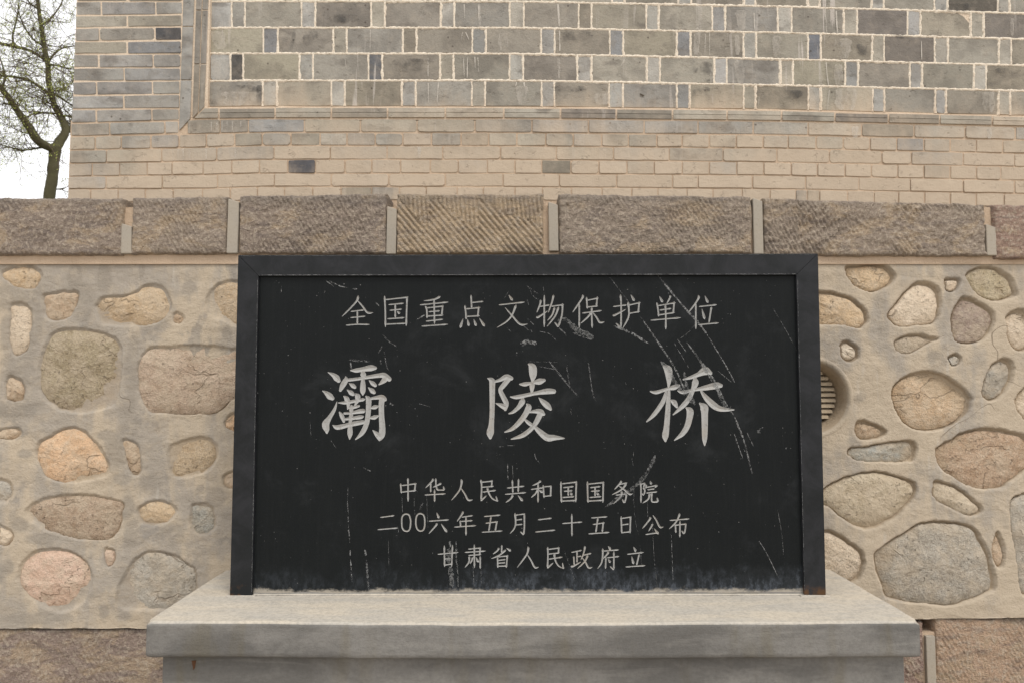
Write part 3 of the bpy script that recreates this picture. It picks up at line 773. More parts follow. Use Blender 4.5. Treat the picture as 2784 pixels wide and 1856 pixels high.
def ext(xl, yl, x):
    if x <= xl[0]: return yl[0] + (x - xl[0]) * (yl[1] - yl[0]) / (xl[1] - xl[0])
    if x >= xl[-1]: return yl[-1] + (x - xl[-1]) * 0.026
    return float(np.interp(x, xl, yl))

def brick(px0, px1, yt, yb, colr, mt, name='brick', g=1.7, rough=1.1, proud=0.0, label=None, yplane=None, slant=0.0):
    """px0, px1: joint centres; yt, yb: functions of px; g: half joint in pixels"""
    jit = lambda a: random.uniform(-a, a)
    w = px1 - px0
    gx0 = px0 + g * 0.9 + jit(0.3); gx1 = px1 - g * 0.9 + jit(0.3)
    n = max(2, int(w / 28))
    top = []; bot = []
    for i in range(n + 1):
        x = gx0 + (gx1 - gx0) * i / n
        top.append([x + (jit(0.4) if 0 < i < n else 0), yt(x) + g + jit(rough * 0.6)])
        bot.append([x + (jit(0.4) if 0 < i < n else 0), yb(x) - g + jit(rough * 0.6)])
    sl = slant
    for p in top: p[0] += sl
    for p in bot: p[0] -= sl
    c = 1.0 + random.random() * 1.6                      # worn corners
    if random.random() < 0.22: c += random.uniform(1.0, 3.5)
    top = [[top[0][0], top[0][1] + c], [top[0][0] + c, top[0][1]]] + top[1:-1] + [[top[-1][0] - c, top[-1][1]], [top[-1][0], top[-1][1] + c]]
    bot = [[bot[0][0], bot[0][1] - c], [bot[0][0] + c, bot[0][1]]] + bot[1:-1] + [[bot[-1][0] - c, bot[-1][1]], [bot[-1][0], bot[-1][1] - c]]
    loop = top + bot[::-1]                               # clockwise in the picture
    yp = (Y_BRK if yplane is None else yplane) - proud + jit(0.0012)
    tilt = jit(0.0022); tz = jit(0.0012)
    P = on_y_np(loop, yp)
    cen = P.mean(0); hw = max(np.ptp(P[:, 0]) / 2, 1e-3); hh = max(np.ptp(P[:, 1]) / 2, 1e-3)
    V = []
    for off, dy in ((0.0, 0.022), (0.0, 0.0016), (0.0013, 0.0)):
        for q in P:
            v = q - cen; L = np.hypot(*v)
            s = np.sign(v) * np.minimum(np.abs(v) * 0.5, off)
            qq = q - s
            V.append((qq[0], yp + dy + (0.0004 * random.random() if dy == 0.0 else 0) + tilt * (q[0] - cen[0]) / hw + tz * (q[1] - cen[1]) / hh, qq[1]))
    k = len(loop); Fs = []
    for r in range(2):
        for i in range(k):
            j = (i + 1) % k; Fs.append([r*k + j, r*k + i, (r+1)*k + i, (r+1)*k + j])
    Fs.append([2*k + i for i in range(k)][::-1])
    Fs = [f[::-1] for f in Fs]
    f = random.uniform(0.86, 1.14); wv = jit(0.008)
    colr = (colr[0] * f + wv, colr[1] * f + wv * 0.5, colr[2] * f - wv)
    return mesh_obj(name, V, Fs, mt, bld, color=colr, label=label)
G0 = (0.345, 0.325, 0.28); G1 = (0.385, 0.36, 0.305); GB = (0.345, 0.34, 0.32); DKB = (0.060, 0.066, 0.078); BRN = (0.255, 0.232, 0.195); BLU = (0.265, 0.272, 0.275); LT = (0.42, 0.40, 0.36)
def base_col(): return random.choice([G0, G0, G1, GB])
def rowfn(Y): return lambda x: ext(PXL, Y, x)
def panfn(Y): return lambda x: ext(PNX, Y, x)
ROWS = [
 ('A', '598 675 827 980 1134 1291 1446.4 1600 1751.8 1898 2048 2197.6 2343 2485.8 2625 2762 2905 3050'),
 ('B', '330 409 486 561 637.5 712 791 870 943 1020 1095 1173 1253.6 1328.6 1405 1484 1559 1636 1709 1786 1855 1928.6 2002 2075 2143 2219 2293 2366 2439 2512.6 2584 2655 2727 2798 2870 2942 3015'),
 ('C', '289 439 589 744.6 898 1052 1203.6 1360.7 1512.5 1668 1819.6 1966 2112.6 2255 2398 2478.6 2619.7 2759 2900 3040'),
 ('D', '325 400 468 552 630 705 782 857 937.5 1010.7 1089 1169.6 1246 1325 1400 1473 1552 1628.6 1705 1778.6 1855 1928.6 2003.6 2077 2152 2223 2298 2369.7 2441 2512.6 2584 2655.4 2721.5 2790 2862 2935 3008'),
 ('E', '287.5 441 591 746 900 1057 1210.7 1367.8 1521 1676.8 1828.6 1898 2046 2191 2335.8 2475 2619.7 2759 2900 3040'),
 ('F', '246 321 394.6 471 550 626 700 773 850 927 1010.7 1085.7 1159 1243 1314 1400 1475 1553.6 1637 1718 1789 1868 1939 2018 2094 2164 2195 2228.6 2305.4 2377 2443 2514 2584 2655.4 2730 2800 2872 2945 3018'),
]
TONE = {('D', 782): DKB, ('D', 1473): BRN, ('D', 1246): BLU, ('B', 1095): BLU, ('B', 1253.6): BRN, ('B', 2002): BRN, ('B', 2439): BLU, ('B', 486): BRN,
        ('F', 927): BRN, ('F', 1010.7): BRN, ('F', 2164): BRN, ('F', 2195): BRN, ('F', 2730): BLU, ('A', 2343): BRN, ('A', 675): BLU, ('A', 1446.4): BLU}
DUSTED = {}
M_BARE = mat_brick('bare_grey_brick', 2.60, 2.40, 0.2)      # bricks whose face has shed the clay film
for ri, (rn, js) in enumerate(ROWS):
    J = nums(js)
    while J[-1] < 3330: J.append(J[-1] + (141 if rn in 'ACE' else 71.5) + random.uniform(-3, 3))
    yt, yb = rowfn(ROWY[ri]), rowfn(ROWY[ri + 1])
    st = LEFT(ROWY[ri][0]) + 1
    J = ([] if rn == 'A' else [st] + ([258] if rn == 'B' else [250] if rn == 'D' else [])) + J
    for a, b in zip(J[:-1], J[1:]):
        key = (rn, a)
        bare = key in (('D', 782), ('D', 1473), ('F', 2164), ('F', 2195), ('F', 927), ('F', 1010.7))
        if rn in 'EF' and not bare: pass
        brick(a, b, yt, yb, g=2.3 if rn in 'AB' else 1.8, colr=TONE.get(key, base_col()), mt=M_BARE if bare else M_BRICK, label='nearly black brick in the low courses' if key == ('D', 782) else None)
# odd piece closing row A against the mitred corner
brick(508, 598, rowfn(ROWY[0]), rowfn(ROWY[1]), G1, M_BRICK)
# courses hidden by the coping from here
# pier at the left corner
PIERY = [4, 43, 77, 113.5, 148, 185, 222, 260, 298, 336, 371.5]
PIERJ = ['275 423', '346', '270 421', '345', '268 416', '337.5', '262.5 414', '336', '261 412.5', '298 448']
pr = [0, -3, -4, -3, -1, -1, -2, -3, -3, -8, -8]           # right end of each bed joint, relative
Pp = list(zip(PIERY, pr)); 
for k in range(7):                                         # further courses above the picture
    PIERY = [PIERY[0] - 36.5] + PIERY; pr = [0] + pr; PIERJ = [['346', '272 422'][k % 2]] + PIERJ
for i in range(len(PIERY) - 1):
    ya, yb_ = PIERY[i], PIERY[i + 1]
    f0 = (lambda a, d: (lambda x: a + d * (x - 190) / 300))(ya, pr[i]); f1 = (lambda a, d: (lambda x: a + d * (x - 190) / 300))(yb_, pr[i + 1])
    xr = 496 - ya * 0.03
    js = [LEFT(ya) + 1] + nums(PIERJ[i]) + [xr]
    for n_, (a, b) in enumerate(zip(js[:-1], js[1:])):
        colr = random.choice([GB, G0, (0.33, 0.32, 0.30)]); lb = None
        if abs(ya - 77) < 1 and n_ == 2: colr, lb = DKB, 'blackened brick at the inner end of its pier course'
        if abs(ya - 113.5) < 1 and n_ == 1: colr = BLU
        brick(a, b, f0, f1, colr, M_BRICK, label=lb, slant=-0.4, g=2.5)
# left flank of the building
xL = [on_y(LEFT(py), py, Y_BRK)[0] for py in (-260, 590)]
zs_ = [on_y(200, py, Y_BRK)[1] for py in (-260, 590)]
def xleft(z): return xL[0] + (z - zs_[0]) * (xL[1] - xL[0]) / (zs_[1] - zs_[0])
zz = TERR; r = 0
proto = None
while zz < zs_[0] - 0.03:
    y = Y_BRK + 0.13 + (0.125 if r % 2 else 0)
    if True:
        for q in range(4):
            xq = xleft(zz + 0.03) - 0.0
            if proto is None:
                V, Fs = box_data(0, 0.012, 0, 0.24, 0, 0.052, 0.002)
                proto = mesh_obj('flank_brick', V, Fs, M_BRICK, bld, color=G0, origin=(0, 0, 0)); o = proto
            else:
                o = bpy.data.objects.new('flank_brick', proto.data); link(o, bld); o.color = (*[c * random.uniform(0.85, 1.15) for c in base_col()], 1)
            o.location = Vector((xq + 0.001, y + q * 0.252, zz)) - Vector(bld.location)
    zz += 0.061; r += 1

# large-brick panel, sunk a little
Y_PAN = Y_BRK + 0.022
sink = lambda x, y: (x, y)
PROW = {
 1: '571 630 666 820 857 1009 1046 1198 1235 1386 1424 1573 1608 1757 1791 1936 1972 2114 2152 2294 2330 2467 2503 2640 2675 2832 2868 3010',
 2: '571 716 755 907 943 1095 1132 1284 1322 1471 1508 1658 1694.6 1839 1877.5 2021 2055 2196.5 2231 2371 2403.6 2541 2577.6 2716 2749 2890 2925 3010',
 3: '571 627 661 813.6 851 1002 1039 1195.7 1233 1386 1422 1569.6 1608 1759 1794 1941 1975.7 2121.5 2155.4 2298 2333 2474 2508 2647.6 2681 2838 2872 3010',
 4: '560 713.6 752 901 937.5 1092 1129.6 1283 1318.6 1472 1507 1656 1693 1840 1875 2021 2054 2197.6 2232 2372.6 2405 2543.6 2573 2715.4 2746.5 2890 2925 3010',
 0: '574 718 756 907 944 1096 1133 1284 1322 1472 1510 1662.5 1699 1844 1878.6 2023 2054 2196.5 2229 2369.7 2402 2540 2577 2712.6 2745 2888 2922 3010'}
PT = {(1, 630): GB, (1, 1573): BRN, (2, 716): BLU, (2, 1095): BRN, (2, 1284): BLU, (2, 1508): BRN, (2, 1658): BLU, (2, 1839): BLU, (2, 2196.5): (0.19, 0.21, 0.24),
      (2, 2231): BRN, (2, 2403.6): (0.17, 0.155, 0.14), (3, 627): DKB, (3, 1002): (0.12, 0.135, 0.16), (3, 1039): BRN, (3, 1422): BRN, (3, 1608): G0, (3, 2298): BLU, (3, 2681): BRN,
      (4, 1507): BRN, (4, 2054): BRN, (4, 1840): BLU, (1, 857): BRN, (1, 2330): (0.18, 0.165, 0.15), (1, 2675): (0.18, 0.165, 0.15), (0, 2577): (0.10, 0.095, 0.09), (0, 1878.6): BRN, (0, 1133): BRN, (1, 1208): G0, (4, 1008): BRN}
rows = [(k, panfn(PANY[k - 1]), panfn(PANY[k])) for k in (1, 2, 3, 4)]
def shifted(Y, d): return panfn([v + d for v in Y])
up = [(0, -66), (1, -139), (2, -211), (3, -284)]
prev = panfn(PANY[0])
ups = []
for pat, d in up:
    t = shifted(PANY[0], d - 5); ups.append((pat, t, prev, True)); prev = t
BEDS = [panfn(PANY[k]) for k in range(4)] + [u[1] for u in ups]
VJ = []
for pat, yt, yb, isup in [(a, b, c, False) for a, b, c in rows] + ups:
    J = nums(PROW[pat])[:-1]
    while J[-1] < 3400: J += [J[-1] + 34, J[-1] + 34 + 140] if (J[-1] - J[-2]) > 60 else [J[-1] + 140]
    J[-1] = 3405
    for n_, (a, b) in enumerate(zip(J[:-1], J[1:])):
        small = (b - a) < 60
        colr = PT.get((pat, a)) if (not isup or pat == 0) else None
        if colr is None:
            colr = random.choice([(0.37, 0.365, 0.35), G1, (0.40, 0.395, 0.37), (0.42, 0.405, 0.37)]) if small else random.choice([(0.315, 0.295, 0.24), (0.30, 0.275, 0.23), (0.335, 0.31, 0.255), (0.31, 0.295, 0.26)])
        brick(a, b, yt, yb, colr, M_PANELB, name='header_brick' if small else 'panel_brick', g=2.4, rough=1.0, yplane=Y_PAN)
        if n_ > 0: VJ.append((a, yt, yb))
# raised lime pointing round the panel bricks
def ribbon(path, hw, amp, seed, V, Fs, yc=Y_PAN):
    P = np.asarray(path, float); n = len(P)
    T = np.gradient(P, axis=0); T /= np.linalg.norm(T, axis=1)[:, None] + 1e-9
    N = np.stack([-T[:, 1], T[:, 0]], 1)
    t = np.arange(n)
    a = hw + amp * fbm(t * 0.35, t * 0 + seed, seed, 3); b = hw + amp * fbm(t * 0.35, t * 0 + seed + 50, seed + 1, 3)
    mid = 0.5 * amp * fbm(t * 0.3, t * 0 + 9, seed + 2, 2)
    s0 = len(V)
    cols = [P + N * a[:, None] * 1.15, P + N * (a * 0.55)[:, None], P + N * mid[:, None], P - N * (b * 0.55)[:, None], P - N * b[:, None] * 1.15]
    ys = [0.0025, -0.0012, -0.0026, -0.0014, 0.0025]
    for c_, y in zip(cols, ys):
        Q = on_y_np(c_, yc)
        rr = 0.0012 * fbm(t * 0.8, t * 0 + y * 999, seed + 7, 2)
        for q, r_ in zip(Q, rr): V.append((q[0], yc + y + r_, q[1]))
    for k in range(4):
        for i in range(n - 1):
            Fs.append([s0 + k*n + i, s0 + k*n + i + 1, s0 + (k+1)*n + i + 1, s0 + (k+1)*n + i])
for k, f in enumerate(BEDS):
    V, Fs = [], []
    xsb = np.arange(568, 3405, 2.6)
    ribbon([(x, f(x)) for x in xsb], 3.6, 2.3, 60 + k, V, Fs)
    mesh_obj('bed_joint', V, Fs, M_POINT, bld, smooth=True)
V, Fs = [], []
for k, (x, yt, yb) in enumerate(VJ):
    ya, yb_ = yt(x) + 1, yb(x) - 1
    xx = x - (1392 - x) * 0.0
    ribbon([(x + 0.03 * (ya + 36 - y) * 0 + 0.0 * y, y) for y in np.linspace(ya, yb_, 26)], 3.3, 2.6, 300 + k, V, Fs)
mesh_obj('upright_joints', V, Fs, M_POINT, bld, smooth=True, kind='stuff')

# lime runs and kiln soot on the panel bricks
def stains(name, text, mat, alpha, yoff=0.0042, ypl=None):
    yp = (Y_PAN if ypl is None else ypl) - yoff
    V, Fs = [], []
    for blk in text.replace('\n', '').split('|'):
        q = blk.split()
        if len(q) < 3: continue
        w = float(q[-1][1:]); P = np.array([[float(v) for v in a.split(',')] for a in q[:-1]])
        Q = catmull(P, 8) if len(P) > 2 else np.linspace(P[0], P[1], 14)
        n = len(Q); t = np.linspace(0, 1, n)
        wl = w * 0.5 * np.interp(t, [0, .1, .8, 1], [.7, 1, .9, .5]) * (1 + 0.35 * fbm(t * 5, t * 0 + P[0][0], 3, 3)); wr = w * 0.5 * np.interp(t, [0, .1, .8, 1], [.7, 1, .9, .5]) * (1 + 0.35 * fbm(t * 5, t * 0 + P[0][0], 4, 3))
        s0 = len(V)
        for i in range(n):
            for x in (Q[i][0] - wl[i], Q[i][0] + wr[i]):
                a = on_y(x, Q[i][1], yp); V.append((a[0], yp, a[1]))
        for i in range(n - 1): Fs.append([s0 + 2*i, s0 + 2*i + 2, s0 + 2*i + 3, s0 + 2*i + 1])
    o = mesh_obj(name, V, Fs, mat, bld, kind='stuff'); o.color = (1, 1, 1, alpha)
stains('lime_runs', """2244,0 2243,30 2246,60 2247,90 w3|2246,170 2248,200 2253,235 w3|2255,245 2252,270 2249,300 w2.4|1918,93 1917,120 1916,150 w2|1929,89 1929,150 w2|2050,35 2052,85 w3.4|1517,12 1521,72 w6|1521,84 1522,140 w4|
1303,12 1304,70 w7|1262,12 1263,50 w3|1007,80 1006,136 w2|1258,88 1254,108 w2.4|1266,88 1275,108 w2.4|1164,158 1164,210 w3.4|1260,155 1262,210 w2|1271,155 1270,212 w3|1291,155 1292,185 w3|1299,156 1302,196 w3|1164,226 1165,280 w3|1192,226 1188,280 w3.4|
2064,262 2062,290 w2|2370,96 2371,120 w2|938,160 942,190 w2|1700,160 1690,180 w5|1425,224 1426,240 w4|1405,224 1402,235 w3|2273,30 2277,92 w4|2505,112 2506,163 w2.4""", M_LIME, 0.8)
stains('lime_wash', """1895,90 1892,150 w18|2003,96 2006,150 w12|2014,28 2016,82 w28|1370,90 1368,138 w26|1519,160 1520,214 w7|2112,98 2110,155 w24|2280,176 2280,232 w26|2300,242 2300,300 w64|2687,250 2690,306 w32|2292,105 2292,160 w44|2752,50 2752,98 w10|590,85 600,135 w40|640,160 645,215 w0.1|
600,160 600,216 w46|2010,165 2014,228 w26|1850,15 1850,0 w20|1420,235 1420,285 w30|1640,255 1640,285 w50|640,250 640,288 w70""", M_LIME, 0.36)
stains('kiln_soot', """843,85 840,125 w44|800,85 790,140 w10|1920,168 1922,222 w30|1890,165 1890,200 w16|706,232 704,280 w18|660,232 690,250 w50|1548,235 1550,250 w90|1900,236 1900,262 w60|2150,246 2150,270 w60|1500,90 1510,100 w0.1|1560,88 1560,110 w100|2600,10 2600,32 w80|2740,185 2740,200 w70|
1200,15 1200,25 w0.1|930,40 930,62 w90|1120,160 1120,195 w90|2345,120 2345,150 w30|2450,95 2450,104 w60""", M_SOOT, 0.5)
stains('lime_wash', """575,332 575,358 w3|590,331 590,357 w3|604,330 603,360 w3|618,331 618,352 w5|632,331 632,356 w3|655,330 655,345 w3|470,407 471,436 w3|484,406 484,437 w2|498,405 498,434 w4|515,406 515,432 w3|560,405 561,434 w5|640,405 641,432 w3|905,366 905,394 w12|925,366 925,392 w8|1140,400 1140,430 w10|2325,345 2325,375 w20|2690,350 2690,378 w12|1685,332 1683,356 w12""", M_LIME, 0.45, 0.0042, Y_BRK)
# flat dark patch painting the shade inside a panel brick's bloating hole
hx, hz = on_y(1745, 260, Y_PAN)
V = [(hx + r * math.cos(a), Y_PAN - 0.0035, hz + r * 0.6 * math.sin(a) - 0.25 * r * math.cos(a)) for a, r in zip(np.linspace(0, 6.28, 11)[:-1], [.013, .008, .006, .010, .014, .009, .008, .006, .010, .008])]
mesh_obj('hole_shade', V, [list(range(10))[::-1]], M_DARK, bld)
# moulded frame of the panel: each piece has two bands and a groove between them
def moulding(pts_out, pts_in, colr, name='moulding_brick'):
    """pts_out / pts_in: outer and inner edge end points (pixels); profile runs from the outer to the inner edge"""
    A = np.array(pts_out, float); B = np.array(pts_in, float)
    prof = [(0.03, 0.008), (0.05, -0.001), (0.08, -0.003), (0.45, -0.003), (0.48, 0.002), (0.51, 0.002), (0.54, -0.0005), (0.90, 0.003), (0.96, 0.008), (0.99, 0.024)]
    V = []; jit = random.uniform(-0.001, 0.001)
    for s, d in prof:
        for e in (0, 1):
            p = A[e] + (B[e] - A[e]) * s
            q = on_y(p[0], p[1], Y_BRK + d)
            V.append((q[0], Y_BRK + d + jit, q[1]))
    Fs = [[2*i, 2*i + 1, 2*i + 3, 2*i + 2] for i in range(len(prof) - 1)]
    n = len(prof)
    Fs += [[2*i for i in range(n)], [2*i + 1 for i in range(n)][::-1]]
    f = random.uniform(0.9, 1.1)
    return mesh_obj(name, V, Fs, M_BRICK, bld, color=[v * f for v in colr])
MJ = nums('556 595 748 901 1053.6 1211 1369.6 1524 1675.7 1828.6 1976.8 2125 2270 2416 2555 2698 2840 2985 3128 3270 3405')
mt_, mb_ = panfn(PANY[4]), rowfn(ROWY[0])
MC = {1: BRN, 3: BRN, 7: (0.17, 0.155, 0.14), 8: BRN, 12: (0.18, 0.165, 0.15), 13: BRN}
for i, (a, b) in enumerate(zip(MJ[:-1], MJ[1:])):
    a2, b2 = a + 2.6, b - 2.6
    moulding([(a2 - (32 if i == 0 else 0), mb_(a2) - 1.5), (b2, mb_(b2) - 1.5)], [(a2, mt_(a2) + 1), (b2, mt_(b2) + 1)], MC.get(i, G1))
V, Fs = [], []
for k_, x_ in enumerate(np.arange(560, 3420, 30)):
    for q_ in (mb_(x_) + 4, mt_(x_) + 1.5): a_ = on_y(x_, q_, Y_BRK + 0.0034); V.append((a_[0], Y_BRK + 0.0034, a_[1]))
    a_ = on_y(x_, mt_(x_) + 0.5, Y_PAN + 0.004); V.append((a_[0], Y_PAN + 0.004, a_[1]))
    if k_: b_ = 3 * k_; Fs += [[b_ - 3, b_, b_ + 1, b_ - 2], [b_ - 2, b_ + 1, b_ + 2, b_ - 1]]
mesh_obj('moulding_bed', V, Fs, M_JOINT, bld)
# upright frame: outer flat strip and inner grooved strip
def strip(x0a, x1a, ya, x0b, x1b, yb, colr, proud=0.002, name='frame_brick'):
    """quad: top edge (x0a..x1a at ya), bottom edge (x0b..x1b at yb)"""
    P = [(x0a, ya), (x1a, ya), (x1b, yb), (x0b, yb)]
    if isinstance(yb, tuple): P = [(x0a, ya), (x1a, ya), (x1b, yb[1]), (x0b, yb[0])]
    V = []
    for off, d in ((0, 0.02), (0, -proud + 0.0015), (1, -proud)):
        c_ = np.mean(P, axis=0)
        for p in P:
            q = (p[0] - np.sign(p[0] - c_[0]) * 0.9 * off, p[1] - np.sign(p[1] - c_[1]) * 0.9 * off)
            w = on_y(q[0], q[1], Y_BRK + d); V.append((w[0], Y_BRK + d, w[1]))
    Fs = []
    for r in range(2):
        for i in range(4):
            j = (i + 1) % 4; Fs.append([r*4 + i, r*4 + j, (r+1)*4 + j, (r+1)*4 + i])
    Fs.append([8, 9, 10, 11])
    return mesh_obj(name, V, Fs, M_BRICK, bld, color=colr)
ox0 = lambda y: 498.5 - y * 0.033; ox1 = lambda y: 528 - y * 0.033
ys = [-290, -145, -72, 73, 218.6, 356]
for a, b in zip(ys[:-1], ys[1:]):
    if b == 356: strip(ox0(a), ox1(a), a + 1.3, ox0(356), ox1(322), (355, 323), GB)
    else: strip(ox0(a), ox1(a), a + 1.3, ox0(b), ox1(b), b - 1.3, GB)
ix0 = lambda y: 534 - y * 0.033; ix1 = lambda y: 567.5 - y * 0.036
ys = [-290, -118, 28.6, 175, 320]
for a, b in zip(ys[:-1], ys[1:]):
    for lo, hi in ((0.0, 0.44), (0.52, 0.98)):
        l = lambda y, s: ix0(y) + (ix1(y) - ix0(y)) * s
        bb = (b - 1.3, b - 1.3) if b != 320 else ((321 - 30 * lo), (321 - 30 * hi))
        strip(l(a, lo), l(a, hi), a + 1.3, l(b, lo), l(b, hi), bb, BRN if a in (175, -290) else (0.26, 0.245, 0.22), proud=0.0 if lo else 0.004, name='moulding_brick')

# solid masonry behind the bricks, showing as joints
XR = on_y(3408, 400, Y_BRK)[0]
V, Fs = box_data(xleft(TERR) + 0.0065, XR, Y_BRK + 0.0042, Y_BRK + 2.5, TERR - 0.02, on_y(1392, 328, Y_BRK)[1]); mesh_obj('masonry', V, Fs, M_JOINT, bld)
zb0 = on_y(1392, 328, Y_BRK)[1] + 0.0005; ztop = on_y(1392, -280, Y_BRK)[1]
xp = on_y(566, 200, Y_BRK)[0]
xe = on_y(3000, 0, Y_BRK)[0]
V, Fs = box_data(xleft(2.9) + 0.008, xp, Y_BRK + 0.0030, Y_BRK + 2.5, zb0, ztop); mesh_obj('masonry', V, Fs, M_JOINT, bld)
V, Fs = box_data(xp + 0.0005, XR, Y_PAN + 0.0035, Y_BRK + 2.5, zb0, ztop); mesh_obj('masonry', V, Fs, M_JOINT, bld)
V, Fs = box_data(xleft(3.9) + 0.01, XR, Y_BRK - 0.03, Y_BRK + 2.5, ztop + 0.001, ztop + 0.10, 0.004); mesh_obj('eaves_course', V, Fs, M_JOINT, bld)

# =====================================================================================================
# PLINTH
# =====================================================================================================
pl = thing('plinth', 'grey rendered concrete plinth with a projecting slab under the black tablet', 'plinth', (0, SLAB_FRONT, 0))
sx0 = on_y(391, 1740, SLAB_FRONT)[0]; sx1 = on_y(2508, 1730, SLAB_FRONT)[0]
sb = on_y(1440, 1786, SLAB_FRONT)[1]
back = Y_COB + 0.02
def slab():
    nx, ny = 150, 36
    V = []; Fs = []
    # section around the slab (front underside -> front face -> top -> back), swept along x
    sec = [(back, sb - 0.001), (SLAB_FRONT + 0.03, sb - 0.001), (SLAB_FRONT + 0.006, sb), (SLAB_FRONT, sb + 0.006)]
    for k in range(1, 9): sec.append((SLAB_FRONT, sb + 0.006 + (SLAB_TOP - sb - 0.020) * k / 8))
    sec += [(SLAB_FRONT + 0.0002, SLAB_TOP - 0.010), (SLAB_FRONT + 0.0022, SLAB_TOP - 0.0055), (SLAB_FRONT + 0.0060, SLAB_TOP - 0.0020), (SLAB_FRONT + 0.011, SLAB_TOP), (SLAB_FRONT + 0.014, SLAB_TOP)]
    for k in range(1, 26): sec.append((SLAB_FRONT + 0.014 + (back - SLAB_FRONT - 0.014) * k / 25, SLAB_TOP))
    m_ = len(sec)
    X = np.concatenate([[sx0 + 0.002], np.linspace(sx0 + 0.006, sx1 - 0.006, nx), [sx1 - 0.002]])
    for i, x in enumerate(X):
        e = min(x - sx0, sx1 - x)
        for j, (y, z) in enumerate(sec):
            yy = y + 0.0022 * fbm(np.array(x * 5.0), np.array(z * 9.0), 3, 3) + 0.0009 * fbm(np.array(x * 34.0), np.array(z * 34.0 + y * 20), 4, 2)
            t = (x - sx0) / (sx1 - sx0)
            sag = -0.0075 * math.sin(math.pi * t) ** 1.2        # the arris was run by hand and dips in the middle
            zz = z + sag * max(0.0, 1 - (y - SLAB_FRONT) / 0.22) + 0.0018 * float(fbm(np.array(x * 6.0), np.array(y * 6.0), 8, 3)) + 0.0006 * float(fbm(np.array(x * 45.0), np.array(y * 45.0), 9, 2))
            if e < 0.02 and y < SLAB_FRONT + 0.02:                # rounded front corners
                yy += 0.02 - math.sqrt(max(0.0004 - (0.02 - e) ** 2, 0)) if e < 0.02 else 0
                if z > SLAB_TOP - 0.012: zz -= 0.010 * (1 - e / 0.02)
            if z >= SLAB_TOP - 0.0001 and e < 0.010: zz -= 0.004 * (1 - e / 0.010)
            V.append((x, float(yy), float(zz)))
    for i in range(len(X) - 1):
        for j in range(m_ - 1):
            Fs.append([i*m_ + j, (i+1)*m_ + j, (i+1)*m_ + j + 1, i*m_ + j + 1])
    Fs.append([j for j in range(m_)][::-1]); Fs.append([(len(X) - 1) * m_ + j for j in range(m_)])
    return V, [f[::-1] for f in Fs] if False else Fs
V, Fs = slab()
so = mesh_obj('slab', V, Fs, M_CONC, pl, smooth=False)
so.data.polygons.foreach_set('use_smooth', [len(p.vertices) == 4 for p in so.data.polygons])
# concrete smeared up against the wall behind the tablet
def fillet(name, x0, x1, y0, z0, dy, dz, mat, parent, seed, n=120, droop=None):
    V = []; Fs = []
    for i in range(n + 1):
        x = x0 + (x1 - x0) * i / n
        a = 1 + 0.35 * float(fbm(np.array(x * 9.0), np.array(seed * 1.0), seed, 3))
        k = 1.0 if droop is None else droop(x)
        for s, t in ((0, 1), (0.12, 0.55), (0.35, 0.25), (0.7, 0.07), (1, 0)):
            V.append((x, y0 - dy * a * k * s, z0 + dz * a * k * t - (0.004 if s == 1 else 0)))
        V.append((x, y0 + 0.01, z0 - 0.004))
    for i in range(n):
        for j in range(5): Fs.append([i*6 + j, i*6 + j + 1, (i+1)*6 + j + 1, (i+1)*6 + j])
        Fs.append([i*6 + 5, i*6, (i+1)*6, (i+1)*6 + 5])
    return mesh_obj(name, V, Fs, mat, parent, smooth=True)
fx0 = sx0 + 0.012; fx1 = sx1 - 0.012
fillet('wall_fillet', fx0, fx1, Y_COB + 0.006, SLAB_TOP, 0.05, 0.016, M_CONC, pl, 77, droop=lambda x: max(0.05, min(1.0, (x - fx0) / 0.16, (fx1 - x) / 0.16)))
bx0 = on_y(441, 1820, SLAB_FRONT + 0.045)[0]; bx1 = on_y(2459, 1820, SLAB_FRONT + 0.045)[0]
V, Fs = box_data(bx0, bx1, SLAB_FRONT + 0.045, back, 0.0, sb + 0.004, 0.004)
mesh_obj('pedestal', V, Fs, M_CONC, pl)
# rust streak left by a stub of wire under the slab
rx, rz = on_y(527, 1795, SLAB_FRONT + 0.043)
M_RUST = simple('rust', (0.13, 0.06, 0.03), (0.09, 0.045, 0.025), 60)
V = [(rx - .008, 0, rz), (rx + .007, 0, rz + .001), (rx + .005, 0, rz - .012), (rx + .003, 0, rz - .024), (rx - .001, 0, rz - .030), (rx - .004, 0, rz - .018)]
V = [(x, SLAB_FRONT + 0.0435, z) for x, y, z in V] + [(x, SLAB_FRONT + 0.0460, z) for x, y, z in V]
mesh_obj('rusty_wire_stub', V, [[0,1,2,3,4,5]] + [[i, (i+1) % 6, 6 + (i+1) % 6, 6 + i] for i in range(6)], M_RUST, pl)

